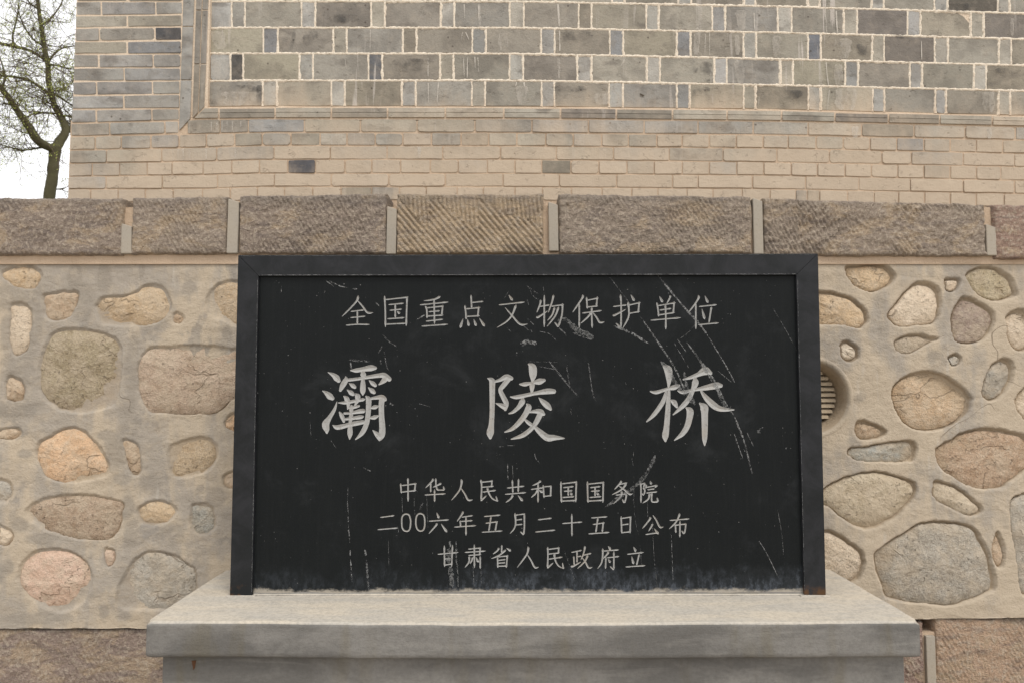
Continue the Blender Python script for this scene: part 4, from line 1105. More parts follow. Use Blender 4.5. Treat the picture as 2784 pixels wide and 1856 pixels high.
# =====================================================================================================
# BLACK TABLET WITH ENGRAVED WRITING
# =====================================================================================================
tab = thing('stone_tablet', 'black framed stone tablet engraved with pale Chinese characters, standing on the concrete plinth', 'monument', (0, Y_TAB, SLAB_TOP))
def T(px, py): return on_y(px, py, Y_TAB)
def quad_block(name, P, y0, y1, bevel, mat, parent, color=None):
    """P: picture quad clockwise from top-left, built as a bevelled block from depth y0 to y1"""
    Q = [T(*p) for p in P]
    bm = bmesh.new()
    f = [bm.verts.new((q[0], y0, q[1])) for q in Q]; b = [bm.verts.new((q[0], y1, q[1])) for q in Q]
    bm.faces.new(f); bm.faces.new(b[::-1])
    for i in range(4): bm.faces.new([f[(i+1) % 4], f[i], b[i], b[(i+1) % 4]])
    bmesh.ops.recalc_face_normals(bm, faces=bm.faces[:])
    if bevel: bmesh.ops.bevel(bm, geom=bm.edges[:], offset=bevel, segments=2, profile=0.5, affect='EDGES')
    bm.verts.index_update()
    V = [tuple(v.co) for v in bm.verts]; Fs = [[v.index for v in fc.verts] for fc in bm.faces]; bm.free()
    return mesh_obj(name, V, Fs, mat, parent, color=color)
TH = 0.11
quad_block('frame_post', [(647.5, 694.5), (702.5, 750.5), (685.2, 1621), (624.7, 1622)], Y_TAB, Y_TAB + TH, 0.0009, M_FRAME, tab)
quad_block('frame_post', [(2224, 690.5), (2245.4, 1616), (2187.2, 1615.5), (2165, 747.5)][:1] + [(2245.4, 1616), (2187.2, 1615.5), (2165, 747.5)], Y_TAB, Y_TAB + TH, 0.0009, M_FRAME, tab)
quad_block('frame_rail', [(648.0, 693.7), (2223.6, 689.8), (2164.6, 747.2), (702.9, 750.2)], Y_TAB + 0.0001, Y_TAB + TH - 0.0004, 0.0009, M_FRAME, tab)
# body of the slab behind the engraved face
quad_block('panel_body', [(700, 748), (2168, 745), (2190, 1621), (682, 1622)], Y_PANEL + 0.016, Y_TAB + TH - 0.01, 0.0, M_PANEL, tab)

# ---------- strokes: views onto the photograph and the centre lines of every stroke
CH = []
def small(view_, hw, text):
    x0, y0, s = view_
    for blk in text.strip().split('|'):
        st = []
        for tok in blk.strip().split(';'):
            tok = tok.strip()
            if not tok: continue
            kind, rest = tok[0], tok[1:].split()
            P = np.array([[float(v) for v in q.split(',')] for q in rest])
            n = len(P)
            cum = np.concatenate([[0], np.cumsum(np.hypot(*np.diff(P, axis=0).T))]); L = cum[-1]
            Q = catmull(P, 4) if (n > 2 and kind in 'pnov') else P
            if len(Q) < 9:
                tt = np.linspace(0, 1, 9); c2 = np.concatenate([[0], np.cumsum(np.hypot(*np.diff(Q, axis=0).T))]); c2 = c2 / c2[-1]
                Q = np.stack([np.interp(tt, c2, Q[:, 0]), np.interp(tt, c2, Q[:, 1])], 1)
            c2 = np.concatenate([[0], np.cumsum(np.hypot(*np.diff(Q, axis=0).T))]); t = c2 / c2[-1]
            prof = {'h': ([0, .06, .25, .8, .93, 1], [.5, 1.0, .75, .85, 1.35, .35]), 'v': ([0, .05, .2, .8, .93, 1], [.5, 1.35, 1.0, 1.0, 1.35, .4]),
                    'p': ([0, .06, .25, .8, 1], [.4, 1.5, 1.1, .9, .3]), 'n': ([0, .15, .7, .85, 1], [.3, .9, 1.2, 1.3, .2]),
                    'd': ([0, .3, .75, .9, 1], [.25, 1.0, 1.7, 1.5, .3]), 'o': ([0, 1], [1, 1])}[kind]
            w = np.interp(t, *prof) * hw
            st.append(np.column_stack([x0 + Q[:, 0] / s, y0 + Q[:, 1] / s, w / s]))
        if st: CH.append((st, 0.85))
def big(view_, text):
    x0, y0, s = view_
    st = []
    for tok in text.replace('\n', ' ').split(';'):
        tok = tok.strip()
        if not tok: continue
        P = np.array([[float(v) for v in q.split(',')] for q in tok.replace(')(', ' ').strip('()').split()])
        Q = catmull(P, 5)
        st.append(np.column_stack([x0 + Q[:, 0] / s, y0 + Q[:, 1] / s, np.maximum(Q[:, 2], 4) / s]))
    CH.append((st, 0.42))
small((920, 780, 7.84), 16, '''p 420,190 400,290 260,450 80,630; n 405,290 520,420 620,550 740,548; h 270,525 550,490; h 265,655 570,625; v 405,515 405,790; h 170,815 400,795 660,800 |
v 985,200 1000,500 1003,850; h 1000,275 1490,220; v 1465,210 1455,500 1445,830; h 1000,795 1440,775; h 1075,380 1390,350; h 1100,500 1350,475; h 1050,680 1405,655; v 1213,370 1213,655; d 1250,520 1310,570 |
p 2170,205 2050,265 1825,300; h 1745,385 2340,325; v 1860,410 1885,500 1890,665; h 1880,450 2240,410; v 2225,395 2205,590; h 1930,530 2160,510; h 1880,625 2235,600; h 1870,730 2225,690; h 1780,835 2330,795; v 2040,265 2050,790''')
small((1220, 780, 7.84), 16, '''v 475,180 490,450; h 495,335 735,310; v 345,400 365,560 372,685; h 370,470 670,440; v 640,420 622,615; h 375,630 655,615; d 305,680 245,870; d 400,690 430,830; d 535,695 585,830; d 655,670 765,840 |
d 1280,175 1360,290; h 1075,385 1615,325; p 1435,385 1350,600 1230,740 1030,865; n 1205,445 1340,600 1520,795 1680,790''')
small((1420, 780, 7.84), 16, '''p 395,280 380,370 310,545; h 375,420 575,385; v 470,185 468,850; p 300,640 350,640 535,515; p 665,175 640,300 555,545; h 620,415 880,380; v 860,360 845,600 770,845; p 770,850 690,755; p 690,435 640,590 540,715; p 775,425 700,620 530,840 |
p 1280,175 1290,220 1200,360 1075,540; v 1215,360 1215,860; v 1370,225 1385,460; h 1390,285 1620,240; v 1600,215 1580,400; h 1390,430 1610,405; h 1280,560 1690,505; v 1483,440 1480,600 1490,870; p 1470,545 1400,640 1250,775; n 1500,540 1590,660 1650,755 1750,745''')
small((1680, 780, 7.84), 16, '''h -95,420 185,385; v 55,170 70,400 65,865; p -110,605 -60,600 165,480; p 65,865 -40,775; d 275,170 350,300; h 235,390 480,335; v 455,320 435,530; h 240,565 465,525; p 215,320 235,500 220,660 100,885 |
d 885,205 955,330; p 1110,185 1110,230 1045,350; v 830,340 855,480 870,630; h 860,400 1225,340; v 1200,320 1180,550; h 895,495 1135,460; h 870,600 1210,545; h 705,710 1335,655; v 1010,370 1020,600 1020,900 |
p 1715,185 1720,240 1640,370 1500,550; v 1660,350 1662,895; d 1855,195 1920,340; h 1735,420 2105,380; d 1790,470 1850,690; v 1995,430 1985,480 1940,765; h 1715,805 2145,765''')
big((860, 970, 6.2727), '''(200,258,6)(290,305,36)(345,355,52)(380,400,36);(105,572,6)(170,610,34)(230,665,54)(275,700,36);(352,760,6)(310,890,26)(225,1030,38)(160,1140,62)(175,1230,48)(180,1290,16);
(585,225,10)(680,225,36)(800,205,38)(930,185,52)(1005,185,30);(500,335,12)(505,385,42)(450,480,45)(410,565,24);(525,390,26)(660,375,27)(850,345,28)(1080,310,38)(1160,315,48)(1245,375,40);(1190,330,40)(1160,390,46)(1070,465,12);
(800,250,26)(800,300,50)(795,360,28)(795,470,44)(793,580,45)(793,645,10);(560,445,6)(615,480,36)(655,510,30);(525,555,6)(585,600,38)(625,630,32);(900,395,6)(955,440,36)(1005,480,30);(885,515,6)(950,570,40)(985,600,30);
(470,665,12)(515,705,42)(545,790,34)(535,885,10);(675,622,10)(705,665,46)(700,740,34)(655,820,12);(380,775,10)(500,775,28)(660,745,26)(790,722,28)(822,715,14);(560,860,20)(650,850,26)(725,830,20);
(395,935,12)(435,1000,36)(470,1095,22);(480,955,20)(600,950,22)(720,925,36)(800,915,38);(490,1055,20)(620,1040,28)(760,1018,34)(798,1010,16);(600,825,18)(597,890,36)(597,950,30)(590,1020,36)(580,1100,28)(575,1190,38)(575,1300,44)(568,1390,12);
(285,1160,10)(360,1195,40)(540,1155,36)(680,1125,40)(795,1105,34);(850,668,16)(890,720,46)(890,850,44)(880,1000,42)(850,1150,42)(780,1290,38)(670,1400,10);(930,705,20)(1020,690,30)(1120,680,40)(1170,720,34);
(1125,700,50)(1110,800,46)(1112,1000,46)(1125,1200,52)(1115,1330,52)(1075,1415,14);(1085,1370,48)(1030,1310,40)(965,1245,8);(930,865,16)(1000,850,36)(1050,835,18);(915,1035,16)(990,1025,36)(1050,1000,18)''')
big((1300, 970, 6.272), '''(165,360,10)(235,400,48)(240,520,48)(238,900,42)(225,1150,45)(205,1290,62)(207,1375,24);(285,415,18)(380,385,30)(480,335,44)(565,360,36);(530,360,42)(440,470,42)(380,560,36)(430,680,42)(480,790,42)(462,895,22);(455,850,46)(390,820,36)(305,785,8);
(860,120,14)(925,170,64)(935,300,62)(925,420,20)(920,480,45)(915,600,20);(710,460,12)(800,460,36)(925,435,22)(1040,415,52)(1125,392,28);(550,675,10)(660,680,34)(850,640,32)(1000,610,32)(1180,580,48)(1290,582,40);
(745,705,14)(755,750,48)(690,850,36)(600,930,26)(525,960,10);(1035,690,6)(1100,755,40)(1180,825,52)(1235,885,26);(830,800,14)(862,850,50)(800,980,46)(700,1110,42)(580,1220,32)(455,1275,10);
(880,935,14)(1000,920,38)(1070,935,50)(1115,970,30);(1070,940,48)(1020,1050,46)(955,1160,38)(860,1260,38)(740,1340,36)(565,1395,10);(790,1055,14)(850,1110,30)(930,1170,28);(960,1180,26)(1050,1270,46)(1180,1370,58)(1300,1370,45)(1465,1380,12)''')
big((1740, 970, 6.032), '''(170,560,10)(270,575,30)(450,520,24)(560,495,40)(642,465,20);(385,145,14)(458,200,64)(475,350,46)(470,480,18)(475,560,22)(465,700,34)(455,900,42)(435,1150,46)(415,1290,52)(418,1375,16);(430,555,18)(390,700,34)(320,820,36)(220,950,32)(110,1055,10);(495,700,8)(560,740,43)(605,815,22);
(710,365,12)(840,330,28)(960,280,38)(1075,225,66)(1160,262,28);(620,550,10)(700,575,28)(840,545,22)(950,525,26)(1080,500,42)(1250,465,54)(1325,465,34);(890,340,20)(908,410,54)(870,530,36)(800,680,40)(700,800,38)(545,940,10);(990,535,12)(1080,660,42)(1200,780,55)(1300,840,45)(1430,860,28)(1540,860,10);
(760,830,16)(820,880,56)(810,1000,50)(770,1140,46)(690,1260,38)(565,1360,8);(980,755,14)(1048,820,66)(1060,920,55)(1062,1200,48)(1060,1350,38)(1060,1445,10)''')
small((1070, 1290, 6.5333), 13, '''v 255,58 258,200 258,465; v 125,150 140,320; h 145,185 405,150; v 390,140 375,275; h 145,300 400,272 |
p 690,65 690,100 570,225; v 660,140 660,300; v 750,60 755,180 780,265; h 780,265 900,263; p 900,263 885,200; p 845,145 800,170 700,215; h 560,352 920,330; v 728,260 730,470 |
p 1200,75 1210,130 1170,270 1030,445; n 1200,235 1270,340 1325,440 1405,437 |
v 1550,85 1565,200 1555,455; h 1565,125 1760,105; v 1750,90 1742,200; h 1570,215 1775,197; h 1585,300 1815,270; p 1550,455 1650,365; p 1665,220 1690,310 1750,410 1850,468; p 1845,465 1820,375 |
v 2110,90 2120,310; v 2220,70 2215,300; h 2020,228 2320,195; h 1985,340 2352,308; p 2120,355 2080,420 1995,485; d 2210,360 2295,460''')
small((1430, 1290, 6.189), 12.5, '''p 250,95 200,135 110,175; h 90,240 285,210; v 205,140 203,455; p 200,240 160,310 90,375; d 215,245 275,290; v 290,170 305,380; h 310,195 430,185; v 420,180 415,345; h 310,355 430,342 |
v 590,110 590,300 600,460; h 605,145 860,115; v 848,105 838,450; h 600,435 835,425; h 630,210 800,190; h 645,270 780,260; v 712,205 712,345; d 750,290 770,325; h 620,375 810,360 |
v 1035,110 1038,300 1045,460; h 1045,150 1315,122; v 1302,110 1295,460; h 1045,435 1290,422; h 1085,210 1250,190; h 1100,270 1240,260; v 1163,205 1163,350; d 1190,290 1215,325; h 1075,375 1265,358 |
p 1600,95 1590,130 1490,240; h 1570,155 1700,130; p 1690,140 1610,240 1450,330; n 1560,180 1650,240 1740,320 1795,310; h 1515,335 1695,315; p 1610,270 1600,350 1475,480; v 1690,325 1680,400 1655,465; p 1655,465 1620,405 |
v 1920,125 1935,200 1935,465; h 1940,150 2005,135; p 2000,140 1985,185 1975,205; p 1975,205 2000,260 1985,335; p 1985,335 1950,310; d 2090,100 2110,155; v 2025,165 2020,220; h 2030,205 2210,170; p 2205,170 2170,210; h 2050,245 2160,230; h 2030,300 2205,280; p 2080,310 2060,400 1965,470; v 2120,295 2115,430 2160,452 2225,440; p 2225,440 2205,380''')
small((1010, 1380, 7.84), 15, '''h 195,195 485,155; h 140,455 560,420 |
o 740,120 800,145 830,230 835,320 820,430 785,480 740,490 690,470 655,410 645,310 650,200 685,140 740,120 |
o 1040,112 1100,135 1130,200 1137,300 1130,400 1100,465 1045,485 990,460 955,390 945,300 955,190 990,130 1040,112 |
d 1390,95 1440,215; h 1230,275 1645,245; p 1385,320 1380,360 1225,540; d 1485,335 1610,510 |
p 1940,70 1940,110 1825,280; h 1925,190 2155,155; h 1910,280 2150,262; v 1890,265 1902,375; h 1770,400 2225,368; v 2015,180 2015,575''')
small((1300, 1380, 7.84), 15, '''h 130,175 470,145; h 165,318 420,285; v 275,175 228,485; v 400,280 365,480; h 85,510 515,482 |
p 785,105 800,300 770,430 680,540; h 800,145 1000,120; v 985,110 985,400 970,560; p 970,562 900,500; h 810,250 935,235; h 800,355 940,342 |
h 1280,245 1565,210; h 1225,505 1640,465 |
h 1800,325 2215,292; v 1995,125 2000,590''')
small((1590, 1380, 7.84), 15, '''h 145,205 475,180; h 175,345 420,310; v 280,200 235,515; v 395,295 372,505; h 85,545 520,512 |
v 775,175 787,530; h 790,215 995,185; v 975,175 965,530; h 795,355 935,335; h 790,520 960,500 |
p 1385,190 1385,235 1230,430; n 1450,150 1520,250 1600,400 1675,395; p 1440,330 1430,370 1360,490; h 1300,560 1560,520; d 1480,435 1570,550 |
h 1815,260 2225,225; p 2015,110 2010,160 1940,300 1800,440; v 1930,340 1940,520; h 1935,360 2160,335; v 2150,325 2145,430 2120,540; p 2115,545 2065,480; v 2030,275 2025,615''')
small((1180, 1470, 7.84), 15, '''h 85,275 515,235; v 220,95 225,540; v 395,85 375,540; h 235,375 345,362; h 230,505 380,480 |
v 860,75 862,560; h 735,165 1000,140; v 985,130 975,285; h 660,235 1095,205; h 740,300 1000,278; p 750,320 745,440 660,555; p 825,340 810,400 770,475; d 895,340 945,445; v 985,320 985,575 |
v 1445,85 1442,240; p 1385,140 1350,200 1260,270; d 1545,145 1640,205; p 1530,180 1400,290 1225,370; v 1355,340 1360,560; h 1365,330 1580,310; v 1565,295 1540,560; h 1375,405 1520,385; h 1370,465 1515,452; h 1365,530 1545,522 |
p 2000,115 2010,160 1970,290 1775,555; n 1995,290 2070,410 2150,555 2230,548''')
small((1470, 1470, 7.84), 15, '''v 150,125 155,300 145,570; h 165,170 400,140; v 385,125 380,240; h 165,270 400,245; h 165,380 460,335; p 140,570 265,460; p 290,260 310,400 380,520 495,585; p 485,580 465,460 |
h 660,235 875,190; v 775,215 775,450; h 790,325 860,315; v 705,320 715,500; p 645,528 690,530 855,440; p 935,105 940,150 900,300 855,395; h 910,295 1075,255; p 1005,290 940,430 785,580; n 880,345 950,430 1020,560 1100,550 |
d 1440,105 1485,165; h 1340,205 1660,180; p 1320,155 1325,250 1300,450 1215,580; p 1435,225 1430,260 1320,380; v 1390,340 1382,580; h 1420,350 1670,320; v 1560,215 1560,600; p 1560,605 1480,535; d 1440,380 1485,455 |
d 1980,120 2030,215; h 1850,275 2190,235; d 1940,320 1980,485; v 2100,275 2045,505; h 1815,545 2225,515''')

# ---------- cut the V-shaped strokes into the face
def cut_character(strokes, kdepth):
    S = []
    for st in strokes:
        P = on_y_np(st[:, :2], Y_PANEL); w = st[:, 2] / F * Y_PANEL
        S.append((P, w))
    allp = np.concatenate([p for p, w in S]); wm = max(w.max() for p, w in S)
    lo = allp.min(0) - wm - 0.004; hi = allp.max(0) + wm + 0.004
    verts = [(lo[0], lo[1]), (hi[0], lo[1]), (hi[0], hi[1]), (lo[0], hi[1])]
    edges = [(0, 1), (1, 2), (2, 3), (3, 0)]
    for P, w in S:
        T_ = np.gradient(P, axis=0); T_ /= np.linalg.norm(T_, axis=1)[:, None] + 1e-12
        N = np.stack([-T_[:, 1], T_[:, 0]], 1)
        n = len(P)
        closed = np.hypot(*(P[0] - P[-1])) < 1e-4
        left = P + N * w[:, None]; right = P - N * w[:, None]
        base = len(verts)
        verts += [tuple(p) for p in P[: -1 if closed else None]]
        k = n - 1 if closed else n
        edges += [(base + i, base + (i + 1) % k) for i in range(k if closed else k - 1)]
        if closed:
            for side in (left, right):
                b2 = len(verts); verts += [tuple(p) for p in side[:-1]]; edges += [(b2 + i, b2 + (i + 1) % k) for i in range(k)]
        else:
            capa = [P[0] + w[0] * (math.cos(a) * -T_[0] + math.sin(a) * -N[0]) for a in (-0.9, 0, 0.9)][::-1]
            capb = [P[-1] + w[-1] * (math.cos(a) * T_[-1] + math.sin(a) * N[-1]) for a in (0.9, 0, -0.9)]
            loop = list(left) + capb + list(right[::-1]) + [P[0] + w[0] * (math.cos(a) * -T_[0] - math.sin(a) * N[0]) for a in (0.9, 0, -0.9)]
            b2 = len(verts); m_ = len(loop); verts += [tuple(p) for p in loop]
            edges += [(b2 + i, b2 + (i + 1) % m_) for i in range(m_)]
    r = delaunay_2d_cdt([Vector(v) for v in verts], edges, [], 0, 1e-6)
    VV = np.array([tuple(v) for v in r[0]]); TR = [list(f) for f in r[2]]
    def inner(Q):
        best = np.full(len(Q), -1.0)
        for P, w in S:
            for i in range(len(P) - 1):
                a, b = P[i], P[i + 1]; e = b - a; L = e @ e + 1e-14
                t = np.clip(((Q - a) @ e) / L, 0, 1)
                d = np.hypot(*(Q - a - t[:, None] * e).T)
                best = np.maximum(best, (w[i] + (w[i + 1] - w[i]) * t) - d)
        return best
    dv = np.maximum(inner(VV), 0); dv[dv < 0.00012] = 0
    cen = np.array([VV[f].mean(0) for f in TR]); ci = inner(cen)
    return VV, dv, TR, ci, lo, hi
face_V, face_F = [], []
rects = []
for strokes, kd in CH:
    VV, dv, TR, ci, lo, hi = cut_character(strokes, kd)
    rects.append((lo, hi))
    inV, inF, mp = [], [], {}
    ip = {}
    for f, c in zip(TR, ci):
        a, b, cc = VV[f[0]], VV[f[1]], VV[f[2]]
        if (b[0]-a[0])*(cc[1]-a[1]) - (b[1]-a[1])*(cc[0]-a[0]) < 0: f = f[::-1]
        isin = c > 0 and max(dv[f[0]], dv[f[1]], dv[f[2]]) > 0
        tgtV, tgtF, m_ = (inV, inF, mp) if isin else (face_V, face_F, ip)
        g = []
        for v in f:
            if v not in m_:
                m_[v] = len(tgtV)
                y = Y_PANEL + (min(dv[v], 0.010) * kd if isin else 0.0)
                tgtV.append((VV[v][0], y, VV[v][1]))
            g.append(m_[v])
        tgtF.append(g)
    mesh_obj('engraved_character', inV, inF, M_ENGR, tab)
# plain face around the character cells
P4 = [T(699, 747), T(2169, 744), T(2191, 1621), T(681, 1622)]
P4 = [(on_y(px, py, Y_PANEL)) for px, py in ((699, 747), (2169, 744), (2191, 1621), (681, 1622))]
vs = [Vector(p) for p in P4]; ed = [(0, 1), (1, 2), (2, 3), (3, 0)]
for lo, hi in rects:
    b = len(vs); vs += [Vector(p) for p in ((lo[0], lo[1]), (hi[0], lo[1]), (hi[0], hi[1]), (lo[0], hi[1]))]
    ed += [(b, b+1), (b+1, b+2), (b+2, b+3), (b+3, b)]
r = delaunay_2d_cdt(vs, ed, [], 1, 1e-6)
VV = np.array([tuple(v) for v in r[0]]); off = len(face_V)
for f in r[2]:
    c = VV[list(f)].mean(0)
    if any(lo[0] < c[0] < hi[0] and lo[1] < c[1] < hi[1] for lo, hi in rects): continue
    f = list(f); a, b, cc = VV[f[0]], VV[f[1]], VV[f[2]]
    if (b[0]-a[0])*(cc[1]-a[1]) - (b[1]-a[1])*(cc[0]-a[0]) < 0: f = f[::-1]
    face_F.append([off + v for v in f])
face_V += [(v[0], Y_PANEL, v[1]) for v in VV]
mesh_obj('panel_face', face_V, face_F, M_PANEL, tab)

# ---------- scratches and scuffs on the face (wear with shapes of its own), then painted frame highlights
STRONG = '''1658,754 1709,821 w1.6|1740,859 1793,936 1835,1000 1866,1070 1880,1096 w4.2|1789,750 1856,831 1898,877 1926,915 w4.8|1926,915 1975,996 1998,1040 w2.8|1866,929 1905,982 1947,1042 1975,1098 1996,1129 w3.6|1996,1129 2021,1192 2036,1250 2045,1287 w3.8|
1996,1178 2021,1249 w2|2031,1175 2049,1213 w2|1831,929 1873,1000 w1.5|1842,922 1866,957 w1.6|1951,1007 1989,1038 w1.8|1884,950 1919,1007 1961,1077 w4.0|1670,886 1716,905 1765,935 w6|1467,901 1495,908 1512,926 w1.2|1418,938 1432,928 1460,934 w11|2101,838 2137,898 2172,964 w0.9|
1428,982 1516,984 w0.7|1460,994 1516,1005 w0.8|1433,777 1463,800 w1.2|1437,780 1450,805 1467,817 w1.8|1477,775 1479,803 w0.8|1554,1105 1552,1115 1554,1126 w1.1|1453,1231 1457,1245 1467,1257 w1.2|2063,1469 2083,1500 2117,1570 w1.8|2114,1384 2126,1453 2130,1507 w0.9|
1774,1417 1778,1507 1787,1597 w0.9|1825,1449 1830,1580 w1.3|1723,1290 1725,1395 1736,1453 w0.6|1760,1363 1761,1406 w0.8|952,1494 952,1511 w3|953,1520 957,1580 w3.2|946,1400 951,1475 w2|992,1493 995,1509 w4.5|1223,1469 1224,1487 w6|1093,1348 1094,1393 w0.9|1125,1345 1128,1399 w1|
1160,1345 1163,1435 w0.8|1056,1469 1057,1535 w0.8|1286,1538 1289,1595 w1|1307,1538 1309,1592 w0.7|1380,1260 1381,1303 w2|1393,1260 1395,1300 w1.1|886,763 907,779 w2.4|895,764 925,778 943,782 w2.6|957,786 971,786 w3|765,779 765,796 w1.5|843,1143 846,1189 w0.8|900,1196 914,1217 w1.2|
1020,821 1032,833 w2.4|1134,868 1156,856 w3.2|1034,978 1036,990 w4|988,1270 1009,1280 w2.2|953,985 955,1002 w3.6|1371,812 1384,790 w1|1700,1038 1703,1045 w1.2|1862,1205 1870,1206 w2|2139,1213 2136,1220 w1.6|1378,890 1392,905 w1|1440,892 1448,905 w1.4|1432,815 1438,830 w1.6|1434,866 1452,884 w1.4|1422,884 1444,905 w1|
1816,795 1820,801 w1|1640,1200 1643,1202 w1|1710,1208 1720,1208 w1|1660,1202 1670,1202 w1|1640,1217 1646,1217 w1|1718,1245 1722,1265 w1|1722,1225 1723,1240 w1.2|1379,1210 1400,1210 w0.9|1357,1213 1372,1213 w0.9|1350,1230 1352,1245 w0.8'''
FAINT = '''1516,872 1535,868 1550,878 1558,894 w9|1552,884 1575,900 1614,918 w16|1520,892 1535,905 1541,913 w3|1493,982 1533,1031 1572,1077 w4|1796,982 1821,1007 1835,1038 1863,1073 w9|1783,1236 1740,1308 1646,1377 w10|1044,954 1051,993 1058,1010 w2.4|946,1324 945,1369 948,1400 w2|
996,1518 1002,1604 w5|1224,1538 1229,1597 w14|1243,1530 1246,1595 w3|1221,1490 1221,1529 w14|1240,1470 1241,1535 w4|1040,910 1060,930 1080,942 w3|1040,940 1028,960 w2|1135,1095 1170,1105 w2|1060,1095 1070,1100 w5|1534,1496 1550,1540 1563,1580 w1.2|950,978 1005,982 w5|1080,1430 1085,1450 w1|
1900,870 1870,905 1840,925 w1|1860,1010 1870,1060 1890,1100 w9|1935,1020 1960,1080 1975,1112 w8|1905,985 1925,1010 w9|1560,905 1590,915 1612,922 w6|1960,1077 1972,1112 w3|2000,1140 2010,1170 w2|2075,1160 2060,1172 2070,1175 w4|1600,985 1610,1060 1620,1090 w3|1540,995 1550,1050 w3|1140,1385 1150,1365 w4|1740,1480 1745,1540 w1'''
def scuffs(name, text, jitter, yoff, alpha):
    V, Fs = [], []
    for blk in text.replace('\n', '').split('|'):
        q = blk.split()
        if len(q) < 3: continue
        w = float(q[-1][1:]); P = np.array([[float(v) for v in a.split(',')] for a in q[:-1]])
        Q = catmull(P, 8) if len(P) > 2 else np.linspace(P[0], P[1], 12)
        T_ = np.gradient(Q, axis=0); T_ /= np.linalg.norm(T_, axis=1)[:, None] + 1e-9
        N = np.stack([-T_[:, 1], T_[:, 0]], 1); n = len(Q); t = np.linspace(0, 1, n)
        ww = w * 0.5 * np.interp(t, [0, .12, .85, 1], [.3, 1, 1, .2]) * RNG.uniform(0.7, 1.3, n)
        a = on_y_np(Q + N * ww[:, None], Y_PANEL - yoff); b = on_y_np(Q - N * ww[:, None], Y_PANEL - yoff)
        s0 = len(V)
        for i in range(n): V.append((a[i][0], Y_PANEL - yoff, a[i][1])); V.append((b[i][0], Y_PANEL - yoff, b[i][1]))
        for i in range(n - 1): Fs.append([s0 + 2*i, s0 + 2*i + 1, s0 + 2*i + 3, s0 + 2*i + 2])
    if jitter:
        for k in range(170):                                   # tiny chips
            px = random.uniform(715, 2155); py = random.uniform(765, 1600); r = random.choice([0.5, 0.6, 0.8, 1.1]) * random.uniform(0.7, 1.3)
            s0 = len(V)
            for a in range(6):
                x, z = on_y(px + r * math.cos(a), py + r * 1.3 * math.sin(a), Y_PANEL - yoff); V.append((x, Y_PANEL - yoff, z))
            Fs.append([s0 + a for a in range(6)])
    o = mesh_obj(name, V, Fs, M_SCUFF_HILITE, tab, kind='stuff')
    o.color = (1, 1, 1, alpha)
scuffs('scratch_marks', STRONG, True, 0.0004, 0.95)
scuffs('faint_scuffs', FAINT, False, 0.0003, 0.62)
def edge_highlight(name, text, alpha):
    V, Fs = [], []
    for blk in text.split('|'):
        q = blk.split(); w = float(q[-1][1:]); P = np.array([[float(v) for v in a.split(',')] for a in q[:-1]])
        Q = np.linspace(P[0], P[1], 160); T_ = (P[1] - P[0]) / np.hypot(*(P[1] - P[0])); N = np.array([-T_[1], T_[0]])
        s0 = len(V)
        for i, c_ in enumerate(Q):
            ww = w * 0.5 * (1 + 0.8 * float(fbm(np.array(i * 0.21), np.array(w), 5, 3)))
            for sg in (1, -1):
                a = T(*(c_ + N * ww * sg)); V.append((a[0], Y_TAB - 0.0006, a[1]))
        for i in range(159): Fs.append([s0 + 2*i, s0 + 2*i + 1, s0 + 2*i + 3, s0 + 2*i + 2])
    o = mesh_obj(name, V, Fs, M_SCUFF_HILITE, tab, kind='stuff'); o.color = (1, 1, 1, alpha)
edge_highlight('edge_highlights', '704,748.3 2163,745.3 w2.0|700.8,760 684,1608 w1.2|650,696 2221,692 w1.0|2168,760 2187,1600 w1.0', 0.62)  # pale ribbons painting highlights along the frame's edges

# bedding mortar at the tablet's foot
V = None
fillet('bedding_mortar', on_y(690, 1615, Y_PANEL)[0], on_y(2184, 1612, Y_PANEL)[0], Y_PANEL + 0.001, SLAB_TOP + 0.001, 0.012, 0.013, M_CONC, pl, 31, n=260)
for px in (655, 2216):
    x = on_y(px, 1620, Y_TAB)[0]
    fillet('post_mortar', x - 0.055, x + 0.055, Y_TAB + 0.001, SLAB_TOP + 0.0005, 0.012, 0.004, M_CONC, pl, px, n=24, droop=lambda q: 1)

# =====================================================================================================
# TREE BEHIND THE WALL, SHRUB
# =====================================================================================================
Y_TREE = 9.0
def tube(P, R, V, Fs, n=8):
    P = np.asarray(P, float); m_ = len(P); s0 = len(V)
    T_ = np.gradient(P, axis=0); T_ /= np.linalg.norm(T_, axis=1)[:, None] + 1e-9
    for i in range(m_):
        t = T_[i]; u = np.cross(t, (0.13, 0.95, 0.1)); u /= np.linalg.norm(u) + 1e-9; v = np.cross(t, u)
        for k in range(n):
            a = 2 * math.pi * k / n; V.append(tuple(P[i] + R[i] * (math.cos(a) * u + math.sin(a) * v)))
    for i in range(m_ - 1):
        for k in range(n):
            j = (k + 1) % n; Fs.append([s0 + i*n + k, s0 + i*n + j, s0 + (i+1)*n + j, s0 + (i+1)*n + k])
tb = on_y(128, 600, Y_TREE)
tree = thing('willow_tree', 'bare gnarled tree in early yellow-green leaf behind the coping, left of the brick building', 'tree', (tb[0], Y_TREE, TERR))
def tp(zx, zy, dy=0.0): x, z = on_y(zx / 2.8, zy / 2.8, Y_TREE + dy); return (x, Y_TREE + dy, z)
